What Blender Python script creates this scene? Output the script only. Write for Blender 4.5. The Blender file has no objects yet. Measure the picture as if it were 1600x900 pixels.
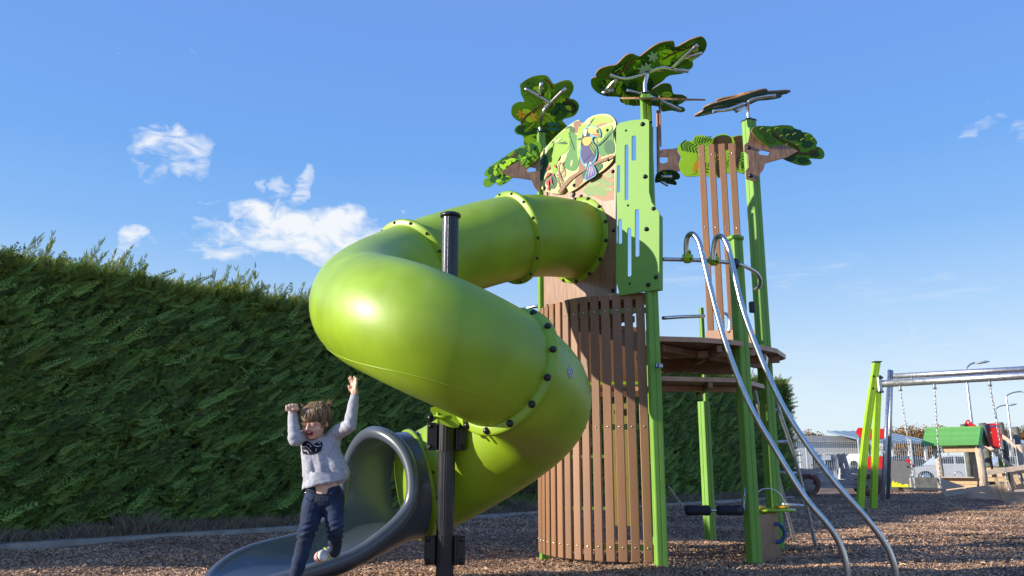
import bpy, bmesh, math, random
import numpy as np
from mathutils import Vector, Matrix, Euler, noise
from mathutils.geometry import tessellate_polygon
from mathutils.bvhtree import BVHTree
random.seed(7); np.random.seed(7)
S = bpy.context.scene
COL = S.collection
R = math.radians
# ------------------------------------------------------------------ camera
F = 1290.0; PIT = math.atan(280/1290); CH = 0.84          # focal length (px of a 1600 px wide photo), upward pitch, eye height
cam = bpy.data.cameras.new('camera'); co = bpy.data.objects.new('camera', cam); COL.objects.link(co)
cam.lens = F/1600*36; cam.sensor_width = 36; cam.clip_end = 3000; cam.clip_start = 0.05
co.location = (0, 0, CH); co.rotation_euler = (math.pi/2 + PIT, 0, 0)
S.camera = co
# ------------------------------------------------------------------ light and sky
EXPO = 0.75
SUN_AZ = R(-101.5)      # measured from +Y (away from the camera) towards +X: the sun stands left and a little behind
SUN_EL = R(18)
SD = Vector((math.sin(SUN_AZ)*math.cos(SUN_EL), math.cos(SUN_AZ)*math.cos(SUN_EL), math.sin(SUN_EL)))
sl = bpy.data.lights.new('sun', 'SUN'); so = bpy.data.objects.new('sun', sl); COL.objects.link(so)
sl.energy = 4.0; sl.angle = R(0.5); sl.color = (1.0, 0.91, 0.76)
so.rotation_euler = SD.to_track_quat('Z', 'Y').to_euler()
W = bpy.data.worlds.new('World'); S.world = W; W.use_nodes = True
nt = W.node_tree; nt.nodes.clear(); N = nt.nodes.new; L = nt.links.new
def val(n, k, v): n.inputs[k].default_value = v
def M(op, a, b=None, c=None):
    n = N('ShaderNodeMath'); n.operation = op
    for i, x in enumerate((a, b, c)):
        if x is None: continue
        if isinstance(x, (int, float)): n.inputs[i].default_value = x
        else: L(x, n.inputs[i])
    return n.outputs[0]
sky = N('ShaderNodeTexSky'); sky.sky_type = 'NISHITA'; sky.sun_disc = False
sky.sun_elevation = SUN_EL; sky.sun_rotation = SUN_AZ
sky.air_density = 1.0; sky.dust_density = 0.6; sky.ozone_density = 2.0; sky.altitude = 0
tc = N('ShaderNodeTexCoord'); sx = N('ShaderNodeSeparateXYZ'); L(tc.outputs['Generated'], sx.inputs[0])
az = M('ARCTAN2', sx.outputs[0], sx.outputs[1]); el = M('ARCSINE', sx.outputs[2])
cx = N('ShaderNodeCombineXYZ'); L(az, cx.inputs[0]); L(el, cx.inputs[1])
def wn(scale, sxy, detail=8, dist=0.0, off=0.0, rotz=0):
    mp = N('ShaderNodeMapping'); L(cx.outputs[0], mp.inputs[0]); mp.inputs['Scale'].default_value = (sxy[0], sxy[1], 1)
    mp.inputs['Location'].default_value = (off, off*.7, off); mp.inputs['Rotation'].default_value = (0, 0, rotz)
    n = N('ShaderNodeTexNoise'); L(mp.outputs[0], n.inputs['Vector']); val(n, 'Scale', scale); val(n, 'Detail', detail); val(n, 'Distortion', dist); val(n, 'Roughness', .58)
    return n.outputs[0]
nz1 = wn(26, (1, 1.7), 9, .45); nz2 = wn(24, (1.0, 2.6), 9, .7, 3, R(-38)); nz3 = wn(13, (1, 8), 12, .9, 9, R(6))
w1 = wn(9, (1, 1.4), 4, .3, 21); w2 = wn(11, (1.3, 1), 4, .3, 47); w3 = wn(40, (1, 1), 5, .3, 63)
waz = M('ADD', az, M('ADD', M('MULTIPLY', M('SUBTRACT', w1, .5), R(5.5)), M('MULTIPLY', M('SUBTRACT', w3, .5), R(1.6)))); wel = M('ADD', el, M('ADD', M('MULTIPLY', M('SUBTRACT', w2, .5), R(3.4)), M('MULTIPLY', M('SUBTRACT', w3, .5), R(1.4))))
def ell(a, e, w, h, rot=0):
    da = M('SUBTRACT', waz, R(a)); de = M('SUBTRACT', wel, R(e)); c, s = math.cos(R(rot)), math.sin(R(rot))
    u = M('ADD', M('MULTIPLY', da, c), M('MULTIPLY', de, s)); v = M('SUBTRACT', M('MULTIPLY', de, c), M('MULTIPLY', da, s))
    u = M('DIVIDE', u, R(w)); v = M('DIVIDE', v, R(h))
    return M('SUBTRACT', 1.0, M('ADD', M('MULTIPLY', u, u), M('MULTIPLY', v, v)))
def cloud(e, nz, bias, gain, top, wisp=False):
    n = N('ShaderNodeClamp'); n.inputs[1].default_value = 0; n.inputs[2].default_value = 1
    if wisp:
        L(M('MULTIPLY', M('ADD', M('SUBTRACT', nz, .5), bias+.06), gain*2.2), n.inputs[0]); k = N('ShaderNodeClamp'); L(M('MULTIPLY', e, 1.25), k.inputs[0])
        return M('MULTIPLY', M('MULTIPLY', n.outputs[0], M('POWER', k.outputs[0], .7)), top)
    L(M('MULTIPLY', M('ADD', M('ADD', M('MULTIPLY', M('MAXIMUM', e, -1.0), .33), M('MULTIPLY', M('SUBTRACT', nz, .5), 1.35)), bias), gain), n.inputs[0])
    return M('MULTIPLY', n.outputs[0], top)
SKG = 1/(0.12*2**EXPO)      # clear-sky colour by elevation, blended over the Nishita sky
rmp = N('ShaderNodeValToRGB'); rmp.color_ramp.elements[0].position = 0; rmp.color_ramp.elements[1].position = 1
def sg(r, g, b):
    f = lambda c: (c/255/12.92) if c/255 <= .04045 else ((c/255+.055)/1.055)**2.4
    return (f(r), f(g), f(b), 1)
rmp.color_ramp.elements[0].color = sg(226, 240, 252); rmp.color_ramp.elements[1].color = sg(84, 128, 222)
for p_, c_ in ((.06, (218, 237, 252)), (.13, (184, 217, 251)), (.22, (136, 188, 248)), (.30, (115, 173, 246)), (.40, (112, 164, 243)), (.5, (116, 160, 239))):
    e_ = rmp.color_ramp.elements.new(p_); e_.color = sg(*c_)
elp = M('MAXIMUM', M('MULTIPLY', el, 1/1.2), 0.0); L(elp, rmp.inputs[0])
sc_ = N('ShaderNodeVectorMath'); sc_.operation = 'SCALE'; L(rmp.outputs[0], sc_.inputs[0]); sc_.inputs['Scale'].default_value = SKG
gr = N('ShaderNodeMix'); gr.data_type = 'RGBA'; gr.inputs[0].default_value = .88; L(sky.outputs[0], gr.inputs[6]); L(sc_.outputs[0], gr.inputs[7])
def dirpx(px, py):   # azimuth and elevation (degrees) of a point of the photographed sky
    x = px-800; y = F*math.cos(PIT)-(450-py)*math.sin(PIT); z = F*math.sin(PIT)+(450-py)*math.cos(PIT); return math.degrees(math.atan2(x, y)), math.degrees(math.atan2(z, math.hypot(x, y)))
def ce(px, py, w, h, rot=0): a, e = dirpx(px, py); return ell(a, e, w/23.0, h/23.0, rot)
cl = [cloud(ce(492, 360, 148, 42, -3), nz1, .06, 2.6, .97),
      cloud(ce(400, 345, 50, 34, 10), nz1, .0, 3.2, .98),
      cloud(ce(480, 387, 165, 22, 2), nz2, .02, 2.0, .85),
      cloud(ce(330, 385, 95, 10, 3), nz2, -.02, 2.4, .5, True),
      cloud(ce(262, 222, 60, 22, -6), nz2, .03, 2.2, .85, True),
      cloud(ce(236, 246, 26, 42, 12), nz2, .03, 2.0, .75, True),
      cloud(ce(296, 250, 34, 38, -14), nz2, .03, 2.0, .75, True),
      cloud(ce(206, 374, 34, 15, 18), nz1, -.04, 3.0, .85),
      cloud(ce(184, 394, 16, 28, -20), nz2, .03, 3.0, .45, True),
      cloud(ce(285, 363, 36, 10, -12), nz2, -.04, 2.6, .4, True),
      cloud(ce(476, 292, 14, 36, -32), nz2, .06, 3.0, .6, True),
      cloud(ce(438, 294, 18, 16, 0), nz2, .05, 3.0, .5, True), cloud(ce(410, 290, 8, 18, -20), nz2, -.03, 3.0, .4, True),
      cloud(ce(1240, 425, 110, 22, 2), nz3, .0, 1.4, .36, True),
      cloud(ce(1110, 432, 110, 24, 2), nz3, -.02, 1.3, .30, True),
      cloud(ce(1440, 452, 120, 16, 0), nz3, -.02, 1.3, .30, True),
      cloud(ce(1542, 202, 34, 10, 22), nz2, -.03, 2.6, .35, True),
      cloud(ce(1604, 210, 20, 16, 10), nz2, .02, 2.0, .4, True),
      cloud(ell(0, 6.0, 400, 3.4), nz3, -.17, 1.4, .25)]
cm = cl[0]
for c_ in cl[1:]: cm = M('MAXIMUM', cm, c_)
mx = N('ShaderNodeMix'); mx.data_type = 'RGBA'; L(cm, mx.inputs[0])
L(gr.outputs[2], mx.inputs[6]); mx.inputs[7].default_value = (SKG*.92, SKG*.95, SKG*.99, 1)
bg = N('ShaderNodeBackground'); L(mx.outputs[2], bg.inputs[0]); val(bg, 'Strength', 0.12)
wo = N('ShaderNodeOutputWorld'); L(bg.outputs[0], wo.inputs[0])
S.view_settings.view_transform = 'Standard'; S.view_settings.look = 'None'; S.view_settings.gamma = 1
S.view_settings.exposure = EXPO; S.view_settings.use_curve_mapping = False
S.render.engine = 'CYCLES'
# ------------------------------------------------------------------ measuring: pixel of the photo at a known ground distance -> point of the place
def P(px, py, Y):
    dz = Y*math.tan(PIT + math.atan((450-py)/F)); d = Y*math.cos(PIT) + dz*math.sin(PIT)
    return Vector(((px-800)/F*d, Y, CH+dz))
def G(px, py):
    return P(px, py, CH/math.tan(math.atan((py-450)/F)-PIT))
def PL(px, py, o, n):
    c = Vector((0, 0, CH)); d = P(px, py, 1.0)-c
    return c + d*((o-c).dot(n)/d.dot(n))
# ------------------------------------------------------------------ materials
def srgb(r, g, b):
    f = lambda c: (c/255/12.92) if c/255 <= .04045 else ((c/255+.055)/1.055)**2.4
    return (f(r), f(g), f(b), 1)
MC = {}
def mat(name, col, rough=.5, metal=0, var=.12, vscale=6, bump=.0, bscale=40, coat=0, stretch=None, col2=None, trans=0, rnd=0, spec=None, coatr=.08):
    if name in MC: return MC[name]
    m = bpy.data.materials.new(name); m.use_nodes = True; t = m.node_tree; n = t.nodes; b = n['Principled BSDF']; l = t.links.new
    b.inputs['Roughness'].default_value = rough; b.inputs['Metallic'].default_value = metal
    b.inputs['Coat Weight'].default_value = coat; spec = .22 if spec is None and 'print' in name and 'wood' not in name else spec; b.inputs['Coat Roughness'].default_value = coatr
    if spec is not None: b.inputs['Specular IOR Level'].default_value = spec
    c = n.new('ShaderNodeTexCoord'); mp = n.new('ShaderNodeMapping'); l(c.outputs['Object'], mp.inputs[0])
    if stretch: mp.inputs['Scale'].default_value = stretch
    nz = n.new('ShaderNodeTexNoise'); nz.inputs['Scale'].default_value = vscale; nz.inputs['Detail'].default_value = 6; l(mp.outputs[0], nz.inputs['Vector'])
    cr = n.new('ShaderNodeMix'); cr.data_type = 'RGBA'
    a = [x*(1-var) for x in col[:3]]+[1]; d = list(col2[:3])+[1] if col2 else [min(1, x*(1+var)) for x in col[:3]]+[1]
    cr.inputs[6].default_value = a; cr.inputs[7].default_value = d
    mr = n.new('ShaderNodeMapRange'); mr.inputs[1].default_value = .32; mr.inputs[2].default_value = .68; l(nz.outputs[0], mr.inputs[0]); l(mr.outputs[0], cr.inputs[0])
    out = cr.outputs[2]
    if rnd:
        oi = n.new('ShaderNodeObjectInfo'); hs = n.new('ShaderNodeHueSaturation'); mr2 = n.new('ShaderNodeMapRange')
        mr2.inputs[3].default_value = 1-rnd; mr2.inputs[4].default_value = 1+rnd; l(oi.outputs['Random'], mr2.inputs[0]); l(mr2.outputs[0], hs.inputs['Value']); l(out, hs.inputs['Color']); out = hs.outputs[0]
    l(out, b.inputs['Base Color'])
    if bump:
        n2 = n.new('ShaderNodeTexNoise'); n2.inputs['Scale'].default_value = bscale; n2.inputs['Detail'].default_value = 5; l(mp.outputs[0], n2.inputs['Vector'])
        bp = n.new('ShaderNodeBump'); bp.inputs['Strength'].default_value = bump; bp.inputs['Distance'].default_value = .01; l(n2.outputs[0], bp.inputs['Height']); l(bp.outputs[0], b.inputs['Normal'])
        rr = n.new('ShaderNodeMapRange'); rr.inputs[3].default_value = max(.02, rough-.07); rr.inputs[4].default_value = min(1, rough+.1); l(nz.outputs[0], rr.inputs[0]); l(rr.outputs[0], b.inputs['Roughness'])
    if trans:
        tr = n.new('ShaderNodeBsdfTranslucent'); l(out, tr.inputs[0]); ms = n.new('ShaderNodeMixShader'); ms.inputs[0].default_value = trans
        l(b.outputs[0], ms.inputs[1]); l(tr.outputs[0], ms.inputs[2]); l(ms.outputs[0], n['Material Output'].inputs[0])
    MC[name] = m; return m
TUBE = mat('tube_green_plastic', (.30, .47, .014), .42, bump=.08, bscale=420, var=.14, vscale=3.2, coat=.40, coatr=.42, trans=.06)
def wear(m, col, amt, scale, stretch=(1, 1, 1), lo=.60, hi=.66):
    t = m.node_tree; n = t.nodes; l = t.links.new; b = n['Principled BSDF']; src = b.inputs['Base Color'].links[0].from_socket
    c = n.new('ShaderNodeTexCoord'); mp = n.new('ShaderNodeMapping'); mp.inputs['Scale'].default_value = stretch; l(c.outputs['Object'], mp.inputs[0])
    z = n.new('ShaderNodeTexNoise'); z.inputs['Scale'].default_value = scale; z.inputs['Detail'].default_value = 8; z.inputs['Roughness'].default_value = .65; l(mp.outputs[0], z.inputs['Vector'])
    r = n.new('ShaderNodeMapRange'); r.inputs[1].default_value = lo; r.inputs[2].default_value = hi; r.inputs[4].default_value = amt; l(z.outputs[0], r.inputs[0])
    x = n.new('ShaderNodeMix'); x.data_type = 'RGBA'; l(r.outputs[0], x.inputs[0]); l(src, x.inputs[6]); x.inputs[7].default_value = col; l(x.outputs[2], b.inputs['Base Color'])
    return m
wear(TUBE, (.42, .52, .16, 1), .30, 5, (1, 1, .25), .56, .72); wear(TUBE, (.10, .14, .02, 1), .35, 38, (1, 1, 1), .69, .73)
POST = mat('post_green_paint', (.20, .41, .065), .48, var=.06, vscale=3, bump=.05, bscale=200, spec=.35)
wear(POST, (.30, .30, .14, 1), .45, 22, (1, 1, .12), .62, .72); wear(POST, (.06, .10, .03, 1), .5, 60, (1, 1, 1), .70, .73)
LIME = mat('lime_plastic', (.34, .55, .02), .35, var=.05)
STEEL = mat('brushed_steel', (.62, .62, .60), .24, 1, var=.12, vscale=30, bump=.05, bscale=120, stretch=(1, 1, .2))
GALV = mat('galvanised_steel', (.52, .54, .56), .42, .9, var=.18, vscale=20, bump=.05, bscale=60)
BLACK = mat('black_plastic', (.012, .013, .016), .35, var=.1)
BLKPOST = mat('black_fluted_metal', (.022, .024, .032), .30, .3, var=.15, vscale=8, bump=.08, bscale=90, coat=.3)
SLAT = mat('brown_composite', (.285, .145, .075), .52, var=.16, vscale=7, bump=.10, bscale=160, stretch=(1, 1, .15), rnd=.17)
WOODP = mat('wood_print', (.30, .165, .095), .32, var=.30, vscale=9, stretch=(6, 6, .5), coat=.35)
WOODT = mat('wood_print_tilted', (.27, .15, .085), .36, var=.35, vscale=9, stretch=(5, 5, 1.0), coat=.3)
EDGE = mat('panel_edge_wood', (.36, .17, .07), .5, var=.2, vscale=30)
DECK = mat('deck_underside', (.27, .15, .09), .5, var=.25, vscale=8, bump=.05)
DECKR = mat('deck_rim', (.48, .28, .17), .45, var=.15, vscale=12)
GREY = mat('chute_grey_plastic', (.080, .098, .128), .32, var=.08, vscale=3, bump=.05, bscale=350, coat=.35, coatr=.15)
wear(GREY, (.22, .24, .26, 1), .35, 14, (1, 1, .4), .60, .74)
wear(SLAT, (.13, .08, .05, 1), .5, 9, (3, 3, .22), .60, .72); wear(SLAT, (.46, .33, .24, 1), .35, 26, (2, 2, .1), .62, .70)
RED = mat('red_plastic', (.62, .015, .02), .35)
OLDWOOD = mat('weathered_wood', (.44, .38, .35), .75, var=.3, vscale=14, stretch=(1, 5, 5), bump=.3, bscale=30, rnd=.15)
PINE = mat('pine_wood', (.60, .42, .25), .65, var=.2, vscale=10, stretch=(1, 4, 4), bump=.2, bscale=30, rnd=.12)
LOG = mat('debarked_log', (.52, .41, .31), .75, var=.28, vscale=9, stretch=(4, 4, .6), bump=.3, bscale=25)
def flat(name, r, g, b, rough=.5, coat=.05, k=1.0, var=.04):
    if name.startswith('print_'): k *= .66
    c = srgb(r, g, b); return mat(name, tuple(x*k for x in c[:3]), rough, var=var, vscale=20, coat=coat, coatr=.2)
# ------------------------------------------------------------------ mesh builder, parents, tags
WM = {}
class MB:
    def __init__(s): s.v = []; s.f = []; s.mi = []; s.sm = []
    def add(s, vs, fs, mi=0, smooth=False):
        o = len(s.v); s.v += [tuple(v) for v in vs]; s.f += [tuple(i+o for i in f) for f in fs]; s.mi += [mi]*len(fs); s.sm += [smooth]*len(fs); return s
    def box(s, c, d, rot=None, mi=0, bev=0):
        c = Vector(c); hx, hy, hz = d[0]/2, d[1]/2, d[2]/2
        b = bev
        if b:
            vs = []; 
            ring = [(-hx+b, -hy), (hx-b, -hy), (hx, -hy+b), (hx, hy-b), (hx-b, hy), (-hx+b, hy), (-hx, hy-b), (-hx, -hy+b)]
            inn = [(x*(1-b/max(hx, 1e-6)), y*(1-b/max(hy, 1e-6))) for x, y in ring]
            for z, rr in ((-hz, inn), (-hz+b, ring), (hz-b, ring), (hz, inn)): vs += [Vector((x, y, z)) for x, y in rr]
            fs = [tuple(range(7, -1, -1)), tuple(range(24, 32))]
            for k in range(3):
                for i in range(8): j = (i+1) % 8; fs.append((k*8+i, k*8+j, k*8+8+j, k*8+8+i))
        else:
            vs = [Vector((x, y, z)) for z in (-hz, hz) for x, y in ((-hx, -hy), (hx, -hy), (hx, hy), (-hx, hy))]
            fs = [(3, 2, 1, 0), (4, 5, 6, 7), (0, 1, 5, 4), (1, 2, 6, 5), (2, 3, 7, 6), (3, 0, 4, 7)]
        if rot is not None:
            q = rot.to_matrix() if not isinstance(rot, Matrix) else rot
            vs = [q @ v for v in vs]
        return s.add([c+v for v in vs], fs, mi)
    def bar(s, a, b, w, t, up=(0, 0, 1), mi=0, bev=0):
        a = Vector(a); b = Vector(b); d = (b-a); z = d.normalized(); u = Vector(up)
        x = u.cross(z)
        if x.length < 1e-4: x = Vector((1, 0, 0)).cross(z)
        x.normalize(); y = z.cross(x)
        m = Matrix((x, y, z)).transposed()
        return s.box((a+b)/2, (w, t, d.length), m, mi, bev)
    def tube(s, pts, r, seg=10, caps=True, mi=0, smooth=True, closed=False, flat_=1.0, up0=None):
        pts = [Vector(p) for p in pts]; n = len(pts); rs = r if isinstance(r, (list, tuple)) else [r]*n
        vs = []; up = None
        for i, p in enumerate(pts):
            if closed: t = pts[(i+1) % n]-pts[i-1]
            else: t = pts[min(i+1, n-1)]-pts[max(i-1, 0)]
            t.normalize()
            if up is None:
                up = Vector(up0) if up0 else (Vector((0, 0, 1)) if abs(t.z) < .9 else Vector((0, 1, 0)))
            x = t.cross(up); 
            if x.length < 1e-6: x = t.orthogonal()
            x.normalize(); up = x.cross(t).normalized()
            for k in range(seg):
                a = 2*math.pi*k/seg; vs.append(p+(x*math.cos(a)+up*math.sin(a)*flat_)*rs[i])
        fs = []
        for i in range(n if closed else n-1):
            for k in range(seg):
                j = (k+1) % seg; i2 = (i+1) % n; fs.append((i*seg+k, i*seg+j, i2*seg+j, i2*seg+k))
        s.add(vs, fs, mi, smooth)
        if caps and not closed:
            o = len(s.v)-len(vs)
            s.f += [tuple(o+k for k in range(seg-1, -1, -1)), tuple(o+(n-1)*seg+k for k in range(seg))]; s.mi += [mi]*2; s.sm += [False]*2
        return s
    def lathe(s, o, prof, seg=16, axis=(0, 0, 1), mi=0, smooth=True):
        o = Vector(o); q = Vector((0, 0, 1)).rotation_difference(Vector(axis).normalized()); vs = []
        for r, z in prof:
            for k in range(seg):
                a = 2*math.pi*k/seg; vs.append(o+q @ Vector((r*math.cos(a), r*math.sin(a), z)))
        fs = [(i*seg+k, i*seg+(k+1) % seg, (i+1)*seg+(k+1) % seg, (i+1)*seg+k) for i in range(len(prof)-1) for k in range(seg)]
        if prof[0][0] > 1e-5: fs.append(tuple(range(seg-1, -1, -1)))
        if prof[-1][0] > 1e-5: fs.append(tuple((len(prof)-1)*seg+k for k in range(seg)))
        return s.add(vs, fs, mi, smooth)
    def slab(s, outline, o, n, t, holes=(), off=0, mi=0, mis=None, mib=None):
        """flat board: outline and holes as 3-D points on the plane (o, n); front face at +off along n, thickness t behind it"""
        n = Vector(n).normalized(); o = Vector(o); u = n.orthogonal().normalized(); v = n.cross(u)
        loops = [list(outline)]+[list(h) for h in holes]
        l2 = [[Vector(((p-o).dot(u), (p-o).dot(v), 0)) for p in lp] for lp in loops]
        tri = tessellate_polygon(l2); fl = [p for lp in l2 for p in lp]; k = len(fl)
        fr = [o+u*p.x+v*p.y+n*off for p in fl]; bk = [q-n*t for q in fr]
        fs = []; 
        for a, b, c in tri:
            nn = (fl[b]-fl[a]).cross(fl[c]-fl[a]).z
            if nn < 0: b, c = c, b
            fs.append((a, b, c))
        s.add(fr+bk, fs, mi); o0 = len(s.v)-2*k
        s.f += [(o0+k+c, o0+k+b, o0+k+a) for a, b, c in fs]; s.mi += [mi if mib is None else mib]*len(fs); s.sm += [False]*len(fs)
        st = 0
        for lp in l2:
            m = len(lp)
            for i in range(m):
                a, b = o0+st+i, o0+st+(i+1) % m; s.f.append((a, b, b+k, a+k)); s.mi.append(mi if mis is None else mis); s.sm.append(False)
            st += m
        return s
    def mesh(s, name, mats, org=(0, 0, 0), inv=None):
        me = bpy.data.meshes.new(name); o = Vector(org)
        if inv is None: vs = [(v[0]-o.x, v[1]-o.y, v[2]-o.z) for v in s.v]
        else: vs = [tuple(inv @ Vector(v)) for v in s.v]
        me.from_pydata(vs, [], s.f)
        for m in (mats if isinstance(mats, (list, tuple)) else [mats]): me.materials.append(m)
        me.polygons.foreach_set('material_index', s.mi); me.polygons.foreach_set('use_smooth', s.sm); me.update(); return me
    def build(s, name, mats, parent=None, **kw):
        a = np.array(s.v); c = Vector((a.min(0)+a.max(0))/2) if 'org' not in kw else Vector(kw.pop('org'))
        return link(name, s.mesh(name, mats, c), Matrix.Translation(c), parent, **kw)
def link(name, data, mw, parent=None, label=None, cat=None, group=None, kind=None):
    o = bpy.data.objects.new(name, data); COL.objects.link(o); WM[o.name] = mw
    if parent is not None: o.parent = parent; o.matrix_basis = WM[parent.name].inverted() @ mw
    else: o.matrix_basis = mw
    return tag(o, label, cat, group, kind)
def tag(o, label=None, cat=None, group=None, kind=None):
    for k, v in (('label', label), ('category', cat), ('group', group), ('kind', kind)):
        if v: o[k] = v
    return o
def thing(name, label, cat, loc, group=None): return link(name, None, Matrix.Translation(Vector(loc)), None, label, cat, group)
def copy_tree(o, mw, label, parent=None):
    c = o.copy(); COL.objects.link(c)
    if parent: c.parent = parent; WM[c.name] = WM[parent.name] @ c.matrix_basis
    else: c.matrix_basis = mw; WM[c.name] = mw
    if label: c['label'] = label
    for ch in list(o.children): copy_tree(ch, None, None, c)
    return c
def frame(o, z, up=(0, 0, 1)):
    z = Vector(z).normalized(); x = Vector(up).cross(z)
    if x.length < 1e-4: x = Vector((1, 0, 0))
    x.normalize(); y = z.cross(x); m = Matrix((x, y, z)).transposed().to_4x4(); m.translation = Vector(o); return m
def smooth(pts, k=4, closed=True):
    pts = [Vector(p) for p in pts]; n = len(pts); out = []
    rng = range(n) if closed else range(n-1)
    for i in rng:
        if closed: a, b, c, d = pts[i-1], pts[i], pts[(i+1) % n], pts[(i+2) % n]
        else: a, b, c, d = pts[max(i-1, 0)], pts[i], pts[i+1], pts[min(i+2, n-1)]
        for j in range(k):
            t = j/k; out.append(.5*((2*b)+(c-a)*t+(2*a-5*b+4*c-d)*t*t+(3*b-a-3*c+d)*t**3))
    if not closed: out.append(pts[-1])
    return out
def dome(r, h=.6): return [(r, 0), (r, r*.15), (r*.82, r*h*.6), (r*.45, r*h*.95), (0.0001, r*h)]
BOLT = MB().lathe((0, 0, 0), [(1.25, 0), (1.25, .18), (1.0, .3), (.95, .75), (.65, 1.05), (.001, 1.15)], 10).mesh('bolt', BLACK)
SCREW = MB().lathe((0, 0, 0), [(1, 0), (.95, .3), (.55, .6), (.001, .7)], 8).mesh('screw', STEEL)
def bolt(p, n, r, parent, me=BOLT, name='bolt'):
    return link(name, me, frame(p, n) @ Matrix.Scale(r, 4), parent)
# ------------------------------------------------------------------ ground
MOUNDS = [(1.255, 7.27), (2.15, 7.68), (2.72, 8.86), (2.27, 9.85), (-.455, 5.86), (.315, 8.36), (1.1, 7.4), (.7, 7.6), (6.95, 17.12), (7.34, 17.4)]
def gh(x, y):
    return gh0(x, y)+sum(.014*math.exp(-((x-a)**2+(y-b)**2)/.05) for a, b in MOUNDS if abs(x-a) < .8 and abs(y-b) < .8)
def gh0(x, y):
    k = max(0, min(1, (y-3)/3))*max(0, min(1, (60-y)/20))
    return k*(.05*noise.noise(Vector((x*.45, y*.8, 0)))+.035*noise.noise(Vector((x*1.1+5, y*1.7, 3)))+.012*noise.noise(Vector((x*4, y*4, 1))))-.01
def axis(a, b, st, far, n=14):
    c = list(np.arange(a, b, st)); d = np.geomspace(st*2, far, n)
    return [a-q for q in d[::-1]]+c+[c[-1]+q for q in d]
xs = axis(-9, 24, .13, 900); ys = axis(4, 36, .13, 1500)
gv = [(x, y, gh(x, y)) for y in ys for x in xs]; nx = len(xs)
g = MB().add(gv, [(j*nx+i, j*nx+i+1, (j+1)*nx+i+1, (j+1)*nx+i) for j in range(len(ys)-1) for i in range(nx-1)], 0, True)
MULCH = mat('wood_chip_mulch', (.23, .14, .085), .95, var=.45, vscale=2.2, col2=(.30, .19, .12), bump=1.0, bscale=38)
g.build('ground', MULCH, org=(0, 0, 0), kind='structure')
# wood chips: instanced real flakes
def chip(k):
    rr = random.Random(k); m = MB(); l = 1; w = .30+.1*rr.random(); t = .10
    bend = .18*rr.uniform(-1, 1); n = 3; vs = []
    for i in range(n):
        x = (i/(n-1)-.5); ww = w*(1-.45*abs(x)*rr.random()); z = bend*(1-4*x*x)
        vs += [(x, -ww/2, z), (x, ww/2, z), (x, ww/2*.8, z+t), (x, -ww/2*.8, z+t)]
    fs = [(0, 1, 2, 3)[::-1], (8, 9, 10, 11)]
    for i in range(n-1):
        for j in range(4): a = i*4+j; b = i*4+(j+1) % 4; fs.append((a, b, b+4, a+4))
    return m.add(vs, fs)
def chipmat(name, a, b):
    m = mat(name, a, .85, var=0.0); t = m.node_tree; n = t.nodes; bs = n['Principled BSDF']
    oi = n.new('ShaderNodeObjectInfo'); r = n.new('ShaderNodeValToRGB'); t.links.new(oi.outputs['Random'], r.inputs[0]); t.links.new(r.outputs[0], bs.inputs['Base Color'])
    e = r.color_ramp.elements; e[0].color = a; e[1].color = b; e[1].position = 1
    z_ = n.new('ShaderNodeTexNoise'); z_.inputs['Scale'].default_value = .55; z_.inputs['Detail'].default_value = 5; t.links.new(oi.outputs['Location'], z_.inputs['Vector']); mr_ = n.new('ShaderNodeMapRange'); mr_.inputs[1].default_value = .35; mr_.inputs[2].default_value = .65; mr_.inputs[3].default_value = .62; mr_.inputs[4].default_value = 1.25; t.links.new(z_.outputs[0], mr_.inputs[0]); hs_ = n.new('ShaderNodeHueSaturation'); t.links.new(r.outputs[0], hs_.inputs['Color']); t.links.new(mr_.outputs[0], hs_.inputs['Value']); t.links.new(hs_.outputs[0], bs.inputs['Base Color'])
    x = r.color_ramp.elements.new(.55); x.color = tuple((a[i]*.55+b[i]*.45) for i in range(3))+(1,); return m
CHIP = chipmat('wood_chip', (.15, .09, .06, 1), (.80, .51, .31, 1))
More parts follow.
